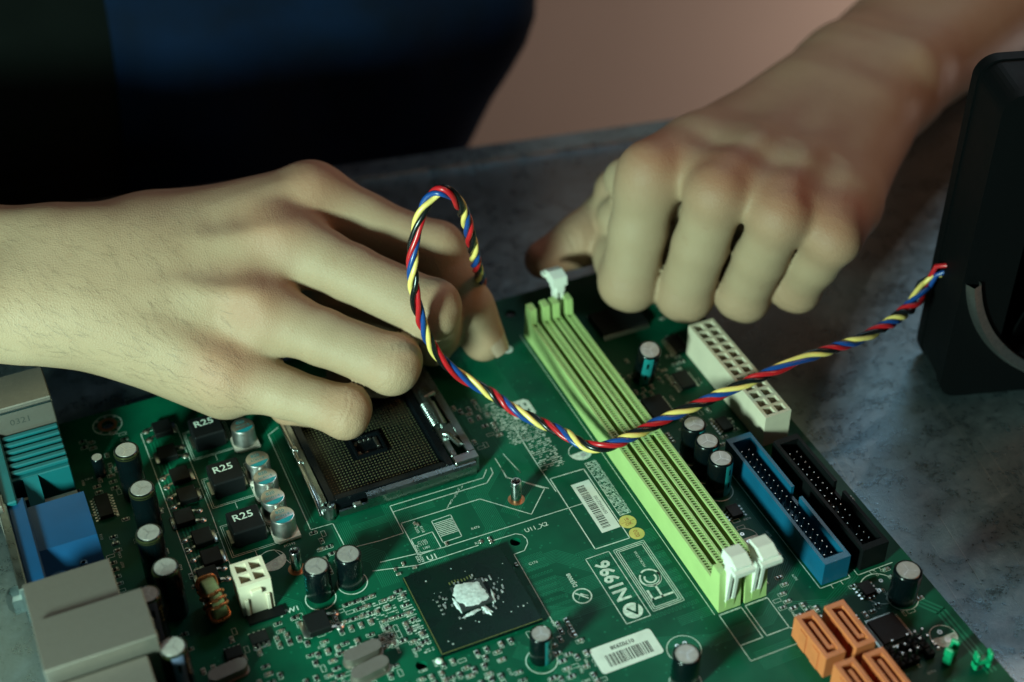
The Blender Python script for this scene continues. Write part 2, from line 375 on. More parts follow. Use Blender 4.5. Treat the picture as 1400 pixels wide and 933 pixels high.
# --- traces (slightly proud under the solder mask) and vias
tr = MB()
def bus(pts, n, pitch, w=0.2, z=0.012):
    """n parallel tracks along a polyline given in board mm"""
    P_ = [np.array(p, float) for p in pts]
    nrm = []
    for a, b in zip(P_, P_[1:]):
        d = (b-a)/np.linalg.norm(b-a); nrm.append(np.array((-d[1], d[0])))
    for k in range(n):
        o = (k-(n-1)/2)*pitch; q = []
        for i, p in enumerate(P_):
            if i == 0: q.append(p+nrm[0]*o)
            elif i == len(P_)-1: q.append(p+nrm[-1]*o)
            else:
                m = nrm[i-1]+nrm[i]; m /= np.linalg.norm(m); q.append(p+m*o/max(0.35, m@nrm[i]))
        tr.line(q, w, z)
bus([(-46, 40), (-34, 40), (-26, 32), (-26, 36), (-2, 36)], 9, 0.55)
bus([(-47, 30), (-38, 30), (-34, 26), (-3, 26)], 10, 0.55)
bus([(-47, 22), (-40, 18), (-28, 18), (-3, 18)], 8, 0.6)
bus([(-52, 52), (-46, 58), (-46, 74), (-34, 86), (-34, 110)], 12, 0.55)
bus([(-68, 50), (-68, 66), (-72, 70), (-72, 82)], 14, 0.55)
bus([(-84, 50), (-84, 62), (-90, 68), (-90, 80)], 10, 0.6)
bus([(-40, 62), (-28, 74), (-28, 120)], 10, 0.6)
bus([(-20, 84), (-20, 140)], 14, 0.7)
bus([(-60, 12), (-50, 2), (-50, -20)], 9, 0.6)
bus([(-12, 2), (20, 2), (28, 10), (28, 36)], 6, 0.6)
bus([(-22, -2), (-6, -8), (12, -8), (30, 6)], 7, 0.6)
bus([(2, -20), (14, -20)], 10, 0.7)
bus([(20, -6), (32, -10), (44, -4), (44, 0)], 5, 0.7)
bus([(56, -20), (60, -26), (60, -50)], 3, 1.4, 0.7)
bus([(-134, 140), (-134, 60)], 4, 1.1, 0.5)
bus([(-98, 140), (-98, 84)], 3, 0.8, 0.3)
bus([(-88, 76), (-60, 76)], 6, 0.55)
bus([(-118, 60), (-112, 54), (-112, 44)], 5, 0.6)
for y0 in np.arange(6, 36, 3.4):      # length-matched wiggles beside the memory slots
    q = []; x = -22.0
    while x < -3: q += [(x, y0), (x, y0+1.3), (x+.65, y0+1.3), (x+.65, y0)]; x += 1.3
    tr.line(q, 0.18, 0.010)
for y0 in np.arange(14, 44, 2.6):
    q = []; x = -45.0
    while x < -37: q += [(x, y0), (x, y0+.9), (x+.5, y0+.9), (x+.5, y0)]; x += 1.0
    tr.line(q, 0.16, 0.010)
sub('copper_traces', tr.mesh('copper_traces', 'mask_trace', recalc=False), pcb, stuff=True)
vi = MB()
def vias(x0, x1, y0, y1, n):
    for _ in range(n):
        x, y = random.uniform(x0, x1), random.uniform(y0, y1); vi.disc(0.34, 8, (x, y, 0.018), 0, 0.14)
for a in ((-60, -4, -20, 60, 170), (-110, -40, 50, 84, 90), (-40, -3, 60, 150, 120), (14, 62, -50, 100, 150), (-150, -96, 20, 150, 120), (-100, -50, -10, 18, 80)): vias(*a)
sub('via_rings', vi.mesh('via_rings', 'mask_trace', recalc=False), pcb, stuff=True)

# --- white silkscreen print: outlines, lettering
sk = MB(); SZ = 0.03; LW = 0.26
def pl(pix, closed=False, w=LW): sk.line([UV(*p) for p in pix], w, SZ, closed=closed)
pl([(752, 655), (798, 641.4), (861, 735.8), (813.8, 751.2)], True, 0.34)
def rect(x0, x1, y0, y1, w=LW): sk.line([(x0, y0), (x1, y0), (x1, y1), (x0, y1)], w, SZ, closed=True)
rect(-26.4, -18.5, 7.5, 35.0)
for k in range(3): rect(-17.1+k*.62, -6.7-k*.62, 8.5+k*.62, 34.7-k*.62, 0.24)
pl([(532.9, 692.3), (660.6, 653.7), (664.9, 642.6)]); pl([(538, 700), (665.7, 660.6), (674, 647), (671, 640)])
pl([(532.9, 692.3), (551.7, 729), (520, 739.4), (450, 757)]); pl([(571.4, 759), (548, 716), (656, 682.5), (726.6, 703.4), (744.6, 668), (719, 660.6)])
pl([(562, 737.7), (591, 727.4), (603, 749), (573, 759)], True); pl([(520, 769), (603, 749.7), (815, 683)])
pl([(510, 781), (571.4, 773), (653.7, 746)]); pl([(674.3, 739.4), (705, 730), (714, 731.5), (720, 737), (721.5, 743), (717, 753), (702.6, 758.3), (715.4, 780), (757, 853)])
pl([(590, 713), (616, 704), (631.4, 733.4), (605.7, 742)], True)
for k in range(9):     # the little chart of printed marks
    a = np.array(UV(591, 715))+np.array((0.5, -0.8-k*0.72))
    for j in range(11): sk.line([a+np.array((j*.56, random.choice((0, .1)))), a+np.array((j*.56+.36, 0.15))], 0.3, SZ)
pl([(685, 640), (692, 653), (700, 655.4)]); pl([(706, 640), (711.5, 646.5)]); pl([(702, 584), (737, 639), (760, 672)], w=.32); pl([(737, 639), (768, 630)]); pl([(677, 627), (693, 653), (750, 668)])
pl([(688, 621), (711.5, 646.5)]); pl([(702, 584), (716, 579)])
for x0, x1 in ((-0.2, 7.3), (8.6, 16.2)): sk.line([(x0, -1.0), (x0, -13), (x1, -13), (x1, -1.0)], LW, SZ); rect(x0, x1, -0.9, -0.6, .2)
sk.line([(16.2, -13), (24, -22)], LW, SZ); sk.line([(-0.2, -13), (-0.2, -19), (30, -19)], .2, SZ)
sk.line([(-1.3, 140), (-1.3, 0)], 0.22, SZ); sk.line([(20, 100), (20, 20)], .2, SZ)
sk.line([(32.4, 57), (32.4, -4.2), (43, -4.2), (43, -2)], LW, SZ); sk.line([(45.6, -2), (45.6, -4.4), (57.8, -4.4)], LW, SZ)
for x in (36, 39.5, 49.5, 53): sk.line([(x, -4.4), (x, -5.6)], .2, SZ)
for cy0, cy1 in ((128.3, 139.5), (104.6, 115.6), (82.0, 93.2)):
    rect(-124.6, -110.2, cy0-2.0, cy1+1.0, .22); rect(-124.0, -110.8, cy0-1.4, cy1+.4, .16); sk.line([(-117.4, cy0-5), (-117.4, cy0-2)], .2, SZ)
pl([(366.8, 595), (424.7, 724.7), (455, 716), (470, 745)]); pl([(366.8, 595), (380, 585)]); sk.line([(-100, 60), (-108, 68), (-112, 78)], .22, SZ)
sk.line([(-129, 146), (-125.6, 146), (-125.6, 100), (-126.4, 60)], .24, SZ); sk.line([(-137.4, 146), (-137.4, 60)], .24, SZ); sk.line([(-137.4, 146), (-125.6, 146)], .2, SZ)
for y in (133, 113, 92, 72): sk.line([(-137.4, y), (-125.8, y)], .2, SZ)
def half_disc(x, y, r, ang):
    sk.disc(r, 30, (x, y, SZ), 0, r-0.25); sk.disc(r-.1, 20, (x, y, SZ+.004), 0, 0, ang, ang+math.pi)
half_disc(55.1, -34.1, 4.1, math.pi); half_disc(-7.6, 77.8, 3.9, math.pi*1.02); half_disc(22.6, 22.5, 4.0, math.pi); half_disc(-113.8, 74.0, 4.3, math.pi*1.1)
sk.disc(5.1, 32, (-15.6, -7.5, SZ), 0, 4.85); sk.disc(6.0, 32, (48.6, -11.6, SZ), 0, 5.7)
sk.disc(4.9, 32, (-146.6, 155, SZ-.01), 0, 4.6)
for q in ((-105, 53.6), (-94.4, 55.5), (-54.6, 5.6), (52.6, -17.4), (-20.9, -18), (25, 43.6), (25, 52), (25, 61)): sk.disc(4.7, 28, (*q, SZ), 0, 4.4)
sk.disc(3.0, 28, (-33.6, 22.4, SZ), 0, 2.55)
sk.prism([(-35.4, 21.4), (-33.9, 22.9), (-31.6, 21.6), (-33.6, 23.6)], SZ, SZ+.005); sk.line([(-35, 24), (-32.4, 21)], .5, SZ)
sk.disc(3.0, 28, (-22.4, 11.3, SZ))
# lettering (rot 90 deg: reads towards the back edge, as on the real board)
R90 = math.pi/2
sk.text('N1996', 6.4, -22.4, 24.0, SZ+.006, R90, sx=0.94, bold=0.2)
sk.text('DJ3008', 1.9, -33.8, 29.2, SZ, R90, bold=.03)
sk.text('MICRO-STAR', 1.2, -11.2, 28.3, SZ, R90)
sk.text('U11_X2', 2.3, -34.6, 53.2, SZ, 0.0, bold=.03); sk.text('U1', 2.9, -68.7, 55.0, SZ, 0, bold=.05); sk.text('JPW1', 2.6, -114.8, 52.8, SZ, 0, bold=.05)
for t, x, y, r in (('R476', 650, 722, 0), ('R270', 655, 742, 0), ('C176', 729, 770, 0), ('C150', 577, 741, 0), ('C1127', 578, 744.5, 0), ('U80', 583, 749, 0), ('C1129', 571, 751, R90), ('R118', 577, 724, -R90), ('R305', 570, 725, -R90), ('EC193', 396, 745, 0), ('C828', 572, 765, R90), ('R829', 577, 764, R90)):
    X, Y = UV(x, y); sk.text(t, 1.35, X, Y, SZ, r)
# the FC mark
def arc(cx, cy, r, a0, a1, w, n=20): sk.lathe([(r+w/2, 0), (r-w/2, 0)], n, (cx, cy, SZ), 0, a0, a1)
arc(-11.9, 20.6, 3.1, -2.35, 2.35+math.pi*0, .62); 
sk.f.pop(); sk.m.pop()
arc(-11.9, 20.3, 3.15, -math.pi*1.25, math.pi*0.25-0.35, .6); arc(-11.9, 20.3, 1.75, -math.pi*1.25, math.pi*0.25-0.35, .6)
sk.line([(-15.2, 12.6), (-8.6, 12.6)], .75, SZ); sk.line([(-15.0, 12.6), (-15.0, 16.0)], .75, SZ); sk.line([(-11.9, 12.6), (-11.9, 17.2)], .7, SZ)
# printed table band beside the memory slot, and other dense printed blocks
def printed_block(x0, x1, y0, y1, dx=.55, dy=.9, fill=.62):
    y = y0
    while y < y1:
        x = x0
        while x < x1:
            if random.random() < fill: sk.line([(x, y), (x+dx*random.uniform(.5, 1.1), y)], random.choice((.18, .3, .42)), SZ)
            x += dx*1.25
        y += dy*random.uniform(.75, 1.1)
printed_block(-8.3, -5.0, 47.2, 72.0, .5, .62, .8); rect(-8.6, -4.8, 46.9, 72.3, .2)
x, y = UV(690, 575); printed_block(x-3, x+5, y-12, y+10, .6, .8, .55)
x, y = UV(735, 607); printed_block(x-3.5, x+4.5, y-12, y+10, .6, .9, .6)
x, y = UV(800, 552); printed_block(x-1.4, x+1.4, y-2, y+2, .5, .6, .8)
RS = ['C%d' % random.randint(10, 999) for _ in range(40)]+['R%d' % random.randint(10, 999) for _ in range(40)]
for (x0, x1, y0, y1, n) in ((-112, -58, 0, 50, 46), (14, 60, -48, 34, 40), (-160, -140, 70, 140, 26), (-52, -40, -6, 18, 12), (20, 46, 66, 110, 16)):
    for _ in range(n): sk.text(random.choice(RS), 1.25, random.uniform(x0, x1), random.uniform(y0, y1), SZ, random.choice((0, R90, -R90)))
printed_block(-103, -97, 26, 33, .6, .7, .8); printed_block(-94, -90, 28, 34, .6, .7, .8); printed_block(-84, -81, 22, 46, .5, 1.0, .7); printed_block(-96, -86, 38, 46, .7, 1.1, .5)
# a scuff across the lacquer in front of the socket
rs0 = np.random.RandomState(4); a, b = np.array(UV(632, 664)), np.array(UV(612, 694))
for k in range(26):
    t = rs0.rand(); p = a+(b-a)*t+rs0.randn(2)*.28; d = (b-a)/np.linalg.norm(b-a)*rs0.uniform(.3, 1.1)+rs0.randn(2)*.12; sk.line([p, p+d], rs0.uniform(.05, .16), SZ+.002)
sub('silkscreen', sk.mesh('silkscreen', 'silk', recalc=False), pcb)
ck = MB(); ck.line([(-23.6, 12.3), (-21.8, 9.8), (-20.2, 13.0)], .75, SZ+.02)   # tick inside the printed circle
sub('tick_mark', ck.mesh('tick_mark', 'solder_mask', recalc=False), pcb)
# bare copper/tin pads
pd = MB()
for x, y, r in HOLES[:1]:
    pd.disc(3.3, 28, (x, y, .02), 1, 2.0)
    for k in range(8): pd.disc(0.55, 10, (x+4.0*math.cos(k*math.pi/4), y+4.0*math.sin(k*math.pi/4), .025), 0)
for q in ((-35.4, 66.8), (-107.9, 67.6)): pd.disc(2.7, 28, (*q, .03), 1, 1.6)
for q, r in (((55.6, -35.6), 1.0), ((55.0, -32.4), .8), ((-7.2, 76.2), .9), ((22.9, 20.8), 1.0), ((22.3, 24.4), .7), ((-16.8, -5.6), .7), ((-14.4, -5.6), .7), ((46.6, -9), .7), ((48, -12), .7), ((50.6, -9), .7), ((-113.4, 72.3), .9)): pd.disc(r, 14, (*q, SZ+.02), 0, r*.35)
x, y = UV(712, 560); pd.prism([(x-3.8, y-4), (x+2.6, y-5), (x+4.2, y-3.2), (x+4.2, y+3), (x+2.8, y+4.4), (x-3.8, y+4.4)], .0, .02, 2)
for i in range(3):
    for j in range(2): pd.box(x-2.4+i*2.2, x-1.6+i*2.2, y-2+j*3, y-.6+j*3, .02, .03, 0, 3)
x, y = UV(693, 478); pd.disc(2.2, 20, (x, y, .03), 2, .8)
sub('solder_pads', pd.mesh('solder_pads', ['solder', 'copper_pad', 'silk', 'solder_mask'], recalc=False), pcb, stuff=True)
sub('solder_dot', MB().lathe([(1.15, 0), (1.05, .3), (.7, .55), (0, .65)], 18, (-81.4, 17.6, 0)).mesh('solder_dot', 'silk', 60), pcb)

# --- labels stuck on the board
def sticker(name, x0, x1, y0, y1, r=0.0):
    q = MB(); n = 5; poly = []
    for cx, cy, a in ((x1-r, y1-r, 0), (x0+r, y1-r, 1), (x0+r, y0+r, 2), (x1-r, y0+r, 3)):
        if r == 0: poly.append((cx, cy))
        else: poly += [(cx+r*math.cos((a+i/n)*R90), cy+r*math.sin((a+i/n)*R90)) for i in range(n+1)]
    q.prism(poly, .02, .09); return part(name, q.mesh(name, 'paper'), board)
def bars(q, x0, x1, y0, y1, along_y, z):
    random.seed(3); t = y0 if along_y else x0; end = y1 if along_y else x1
    while t < end:
        w = random.choice((.18, .18, .3, .45)); 
        if along_y: q.box(x0, x1, t, t+w, z, z+.01)
        else: q.box(t, t+w, y0, y1, z, z+.01)
        t += w+random.choice((.18, .2, .34, .45))
st = sticker('barcode_label', -17.0, -10.6, 42.6, 65.2)
q = MB(); bars(q, -15.9, -13.2, 44.2, 63.2, True, .1); q.text('00172950600', 1.55, -12.1, 53.6, .11, -R90); sub('barcode', q.mesh('barcode', 'ink'), st)
st = sticker('barcode_label', -40.8, -21.1, -6.1, 3.5, 1.1)
q = MB(); bars(q, -37.6, -24.0, -4.6, -.3, False, .1); q.text('01702938', 1.9, -31.0, 1.5, .11, math.pi, bold=.05); sub('barcode', q.mesh('barcode', 'ink'), st)
for (x, y, r, t) in ((-7.6, 43.6, 2.75, ('18', 'OK')), (-7.3, 38.0, 2.45, ('020',))):
    d = part('round_sticker', MB().lathe([(0.01, .07), (r, .07), (r, .03)], 28).mesh('round_sticker', 'yellow_paper'), board, (x, y, .05 if r < 2.6 else 0))
    q = MB()
    for k, w in enumerate(t): q.text(w, 2.0 if len(t) == 1 else 1.7, 0, (0.9-k*1.9) if len(t) > 1 else 0, .09, R90*0.95 if len(t) == 1 else 0.1)
    if len(t) > 1: q.line([(-2.4, -.1), (2.4, .1)], .12, .09)
    sub('stamp', q.mesh('stamp', 'red_ink', recalc=False), d)
random.seed(11)

# --- electrolytic capacitors
def capacitor(x, y, r, h, stripe_ang, stripe='cap_stripe', tilt=(0, 0), dots=True):
    key = (r, h)
    def can():
        q = MB(); q.lathe([(r*.96, 0), (r, .3), (r, h-.9), (r*.985, h-.5), (r*.93, h-.12), (r*.83, h-.02), (r*.80, h-.14)], 28); return q.mesh('capacitor', 'cap_sleeve', 50)
    def topm():
        q = MB(); q.lathe([(r*.81, h-.14), (r*.79, h-.03), (0.0001, h-.03)], 28)
        return q.mesh('vented_top', 'alu_top', 40)
    def vent():
        q = MB()
        for a in (0.4, 0.4+2.09, 0.4+4.19): q.line([(0, 0), (r*.62*math.cos(a), r*.62*math.sin(a))], .16, h-.015)
        return q.mesh('vent_groove', 'aluminium', recalc=False)
    def strp():
        q = MB(); q.lathe([(r+.02, .3), (r+.025, h-.95), (r*.985+.02, h-.5)], 8, mi=0, a0=-.42, a1=.42)
        for k in range(2): q.lathe([(r+.05, h*(.25+.4*k)), (r+.05, h*(.42+.4*k))], 2, mi=1, a0=-.1, a1=.1)
        return q.mesh('polarity_stripe', [stripe, 'cap_sleeve'], 40)
    o = part('capacitor', cached(('can', key), can), board, (x, y, .02), (tilt[0], tilt[1], stripe_ang))
    sub('vented_top', cached(('ctop', key), topm), o); sub('vent_groove', cached(('cv', key), vent), o)
    sub('polarity_stripe', cached(('cst', key, stripe), strp), o)
    def prt():
        q = MB()
        for k, (ch, w) in enumerate((('O', 1.6), ('6', 1.3), ('3', 1.3), ('x', 1.4))):
            zc = h*.78-k*1.7; 
            if zc < 1: break
            t = MB().text(ch, w*1.2, 0, 0, 0); o_ = len(q.v)
            for (a, b, c) in t.v:
                th = .75-(b+.0)/r*1.0*0+a/r; q.v.append(((r+.03)*math.cos(th), (r+.03)*math.sin(th), zc+b))
            q.f += [tuple(i+o_ for i in f) for f in t.f]; q.m += t.m
        return q.mesh('printing', 'gold_print' if stripe != 'cap_stripe' else 'cap_stripe', recalc=False)
    sub('printing', cached(('cpr', key, stripe), prt), o)
    if h > 18: sub('rim', cached(('crim', key), lambda: MB().lathe([(r+.02, h-1.5), (r*.985+.03, h-.55), (r*.94+.02, h-.16)], 28).mesh('rim', 'gold_rim', 50)), o)
    return o
TOCAM = math.radians(-112)
for (x, y) in ((-145.2, 118.8), (-144.7, 100.3), (-147.0, 81.5), (-145.8, 66.4)): capacitor(x, y, 4.0, 20, 1.6)
capacitor(-152.8, 58.4, 3.6, 20, TOCAM+.4, 'cap_stripe_grey'); capacitor(-151.0, 37.2, 4.0, 20, TOCAM+.45, 'cap_stripe_grey')
capacitor(-153.6, 132.4, 2.0, 8, 1.2)
capacitor(-104.7, 55.4, 4.0, 12.5, 2.6); capacitor(-94.6, 56.0, 4.0, 12.5, 2.4)
capacitor(-54.4, 6.6, 3.3, 11, TOCAM+.75); capacitor(-20.9, -17.2, 4.0, 12, 2.0)
for y in (61.6, 53.0, 44.4): capacitor(25.0, y, 4.0, 14, TOCAM+.75)
capacitor(52.6, -17.0, 4.2, 12.2, TOCAM+1.0, 'cap_stripe_grey'); capacitor(28.5, 102.0, 4.0, 17, TOCAM-.1, tilt=(-.08, .26))
# --- polymer capacitors: bare aluminium cans with a cyan segment
def polymer(x, y):
    r, h = 3.95, 8.0
    can = cached('poly', lambda: MB().lathe([(r, 1.0), (r, 1.3), (r-.12, 1.6), (r-.12, h-.5), (r-.3, h-.15), (r-.7, h), (0.001, h)], 32).mesh('polymer_capacitor', 'aluminium', 40))
    o = part('polymer_capacitor', can, board, (x, y, 0.02))
    def seg():
        q = MB(); a = math.radians(35); pts = [((r-.5)*math.cos(t), (r-.5)*math.sin(t)) for t in np.linspace(math.pi+a, 2*math.pi-a+.25, 14)]
        q.add([(p[0], p[1], h+.02) for p in pts], [tuple(range(14))]); return q.mesh('colour_segment', 'poly_cyan', recalc=False)
    def pr():
        q = MB(); q.text('820', 1.9, -.3, 1.6, h+.02, .05); q.text('SC4V1-8', 1.25, 0, -.35, h+.02, .05); return q.mesh('printing', 'poly_cyan', recalc=False)
    def bs():
        q = MB(); c = 4.1; q.prism([(-c, -c+1.2), (-c+1.2, -c), (c, -c), (c, c), (-c+1.2, c), (-c, c-1.2)], 0, 1.15); return q.mesh('base_plate', 'base_white')
    sub('colour_segment', cached('pseg', seg), o); sub('printing', cached('ppr', pr), o); sub('base_plate', cached('pbs', bs), o)
for i, y in enumerate((127.4, 110.3, 101.7, 92.2, 83.4)): polymer(-106.8 if i != 3 else -107.2, y)
# --- moulded chokes
for cy in (128.7, 105.4, 82.6):
    o = part('choke', cached('choke', lambda: MB().box(-5.1, 5.1, 0, 10.0, .2, 7.0, .45).mesh('choke', 'choke_black', 30)), board, (-117.5, cy, 0))
    sub('lettering', cached('chtxt', lambda: MB().text('R25', 4.0, -.4, 6.3, 7.02, .03, sx=1.05, bold=.05).mesh('lettering', 'silk', recalc=False)), o)
    sub('terminal', cached('chterm', lambda: MB().box(-6.0, -5.0, 2, 8, .03, 1.2).box(5.0, 6.0, 2, 8, .03, 1.2).mesh('terminal', 'solder')), o)
# --- power transistors
def dpak(x, y, rz, sc=1.0):
    o = part('transistor', cached(('dpak', sc), lambda: MB().box(-3.1*sc, 2.9*sc, -3.2*sc, 3.2*sc, .2, 2.4*sc, .25).mesh('transistor', 'chip_black', 30)), board, (x, y, 0), (0, 0, rz))
    def leads():
        q = MB(); q.box(2.5*sc, 4.2*sc, -2.7*sc, 2.7*sc, .05, .6*sc, .1)
        for s_ in (-1, 1):
            yy = s_*2.25*sc; q.add([(-3.0*sc, yy-.4*sc, 1.1), (-3.0*sc, yy+.4*sc, 1.1), (-4.2*sc, yy+.4*sc, .9), (-4.2*sc, yy-.4*sc, .9), (-4.8*sc, yy+.4*sc, .25), (-4.8*sc, yy-.4*sc, .25), (-5.9*sc, yy+.4*sc, .2), (-5.9*sc, yy-.4*sc, .2)], [(0, 1, 2, 3), (3, 2, 4, 5), (5, 4, 6, 7)])
            q.lathe([(1.25*sc, .05), (1.0*sc, .35), (.001, .5)], 10, (-5.3*sc, yy, 0))
        return q.mesh('leads', 'solder', 50, recalc=False)
    sub('leads', cached(('dleads', sc), leads), o); return o
for (px, py, rz) in ((222, 584, 0), (228, 618, math.pi), (246, 648, 0), (256, 675, 0), (251, 706, math.pi), (277, 733, 0), (289, 760, 0), (284, 786, math.pi)):
    dpak(*UV(px, py, 2), rz, 1.0)
dpak(*UV(433, 851, 2), math.pi, 1.15)
# --- toroid choke wound with copper
tx, ty = UV(292, 822, 6)
def toroid():
    q = MB(); R0, R1, w = 3.2, 6.4, 2.0; n = 32
    prof = [(R0, -w+.3), (R0+.3, -w), (R1-.3, -w), (R1, -w+.3), (R1, w-.3), (R1-.3, w), (R0+.3, w), (R0, w-.3), (R0, -w+.3)]
    for j in range(n):
        a0, a1 = 2*math.pi*j/n, 2*math.pi*(j+1)/n
        for (r0, x0), (r1, x1) in zip(prof, prof[1:]):
            q.add([(x0, r0*math.cos(a0), r0*math.sin(a0)+7), (x1, r1*math.cos(a0), r1*math.sin(a0)+7), (x1, r1*math.cos(a1), r1*math.sin(a1)+7), (x0, r0*math.cos(a1), r0*math.sin(a1)+7)], [(0, 1, 2, 3)])
    return q.mesh('toroid_choke', 'ferrite', 40)
o = part('toroid_choke', toroid(), board, (tx, ty, 0), (0, 0, .12))
q = MB()
for ang in (35, 52, 118, 135, 152, 200, 230, 260, 290, 320, 350, 10):
    a = math.radians(ang); pts = []
    for t in np.linspace(0, 2*math.pi, 17):
        c, s_ = math.cos(t), math.sin(t); e = lambda v: math.copysign(abs(v)**.55, v)
        r = 4.8+2.25*e(c); x = 2.65*e(s_); aa = a+.06*t/6.28
        pts.append((x, r*math.cos(aa), r*math.sin(aa)+7))
    q.tube(pts, .5, 7)
sub('copper_winding', q.mesh('copper_winding', 'copper_wire', 60), o)

# --- nylon power connectors
def power_connector(name, x0, y0, nx, ny, h, latch):
    p = 4.2; W, L_ = nx*p+1.2, ny*p+1.2; q = MB()
    t = 1.0; hole = p-t*1.05
    xs = [0]; 
    q.box(0, W, 0, L_, 0, h-9)                     # floor block
    # walls: lengthwise and crosswise, butted
    for i in range(nx+1):
        xa = 0 if i == 0 else (W-1.1 if i == nx else .6+i*p-.5); q.box(xa, xa+(1.1 if i in (0, nx) else 1.0), 0, L_, h-9, h)
    for j in range(ny+1):
        ya = 0 if j == 0 else (L_-1.1 if j == ny else .6+j*p-.5); yb = ya+(1.1 if j in (0, ny) else 1.0)
        for i in range(nx):
            xa = 1.1 if i == 0 else .6+i*p+.5; xb = W-1.1 if i == nx-1 else .6+(i+1)*p-.5
            q.box(xa, xb, ya, yb, h-9, h-.02)
    o = part(name, q.mesh(name, 'nylon'), board, (x0, y0, .2))
    g = MB()
    for i in range(nx):
        for j in range(ny): g.box(.6+(i+.5)*p-.5, .6+(i+.5)*p+.5, .6+(j+.5)*p-.5, .6+(j+.5)*p+.5, h-9, h-5)
    sub('contact_pins', g.mesh('contact_pins', 'solder'), o)
    l = MB()
    if latch == 'front': l.box(W/2-1.7, W/2+1.7, -1.2, -.02, h-4.2, h-2.4, .2); l.box(1.0, 2.2, -.8, -.02, -.1, h*.55, .2); l.box(W-2.2, W-1.0, -.8, -.02, -.1, h*.55, .2)
    else: l.box(W+.02, W+1.3, L_/2-2, L_/2+2, h-4.4, h-2.4, .2)
    sub('latch_lug', l.mesh('latch_lug', 'nylon'), o)
    return o
power_connector('power_socket', 47.9, 55.2, 2, 12, 12.8, 'side')
power_connector('processor_power_socket', -127.9, 56.1, 2, 2, 12.8, 'front')
sub_o = part('connector_pad', MB().box(-5.5, 5.5, -3.2, 0, .03, .9).mesh('connector_pad', 'black_plastic'), board, (-121.8, 55.2, 0))

# --- pin headers (drive connectors)
def header(name, m, x0, y0, w, L_, h, ncol, skip=()):
    q = MB(); t = 1.1
    q.box(0, w, 0, L_, 0, 2.4); q.box(0, t, 0, L_, 2.4, h)
    n0, n1 = L_*.5-2.3, L_*.5+2.3
    q.box(w-t, w, 0, n0, 2.4, h); q.box(w-t, w, n1, L_, 2.4, h); q.box(w-t, w, n0, n1, 2.4, h-4.2)
    q.box(t, w-t, 0, 2.2, 2.4, h); q.box(t, w-t, L_-2.2, L_, 2.4, h)
    q.v = [(x_, y_, z_) for x_, y_, z_ in q.v]
    o = part(name, q.mesh(name, m), board, (x0, y0, .1))
    p = MB()
    for i in range(2):
        for j in range(ncol):
            if (i, j) in skip: continue
            x, y = w/2-1.27+2.54*i, L_/2+(j-(ncol-1)/2)*2.54; p.box(x-.26, x+.26, y-.26, y+.26, 2.4, h-2.2, .12)
    sub('pins', p.mesh('pins', 'solder'), o, stuff=True)
    return o
header('drive_header', 'ide_blue', 33.3, -3.4, 9.0, 58.4, 9.2, 20, {(0, 9)})
header('floppy_header', 'black_plastic', 46.9, -3.2, 9.0, 51.5, 9.0, 17, {(0, 2), (1, 3)})
# --- four upright data connectors
def sata(x, y):
    def m():
        w, L_, h = 6.4, 16.6, 8.5; q = MB()
        q.box(0, w, 0, L_, 0, 1.5); q.box(0, 1.35, 0, L_, 1.5, h); q.box(w-1.35, w, 0, L_, 1.5, h); q.box(1.35, w-1.35, 0, 1.6, 1.5, h-.02); q.box(1.35, w-1.35, L_-1.6, L_, 1.5, h-.02)
        for yy in (3.2, 9.5): q.box(-.35, 0, yy, yy+3.4, .2, h-1.2)
        return q.mesh('data_socket', 'orange')
    def tongue():
        q = MB(); q.box(2.6, 3.9, 3.0, 13.6, 1.5, 8.0, .12); q.box(3.9, 4.9, 3.0, 4.2, 1.5, 8.0, .12); return q.mesh('tongue', 'orange')
    def ct():
        q = MB()
        for k in range(7): q.box(2.45, 2.6, 5+k*1.2, 5.6+k*1.2, 1.5, 7.4)
        return q.mesh('contacts', 'copper_wire')
    o = part('data_socket', cached('sata', m), board, (x, y, .1)); sub('tongue', cached('satat', tongue), o); sub('contacts', cached('satac', ct), o, stuff=True)
for x, y in ((15.1, -32.5), (24.9, -32.8), (16.0, -51.4), (25.4, -51.8)): sata(x, y)

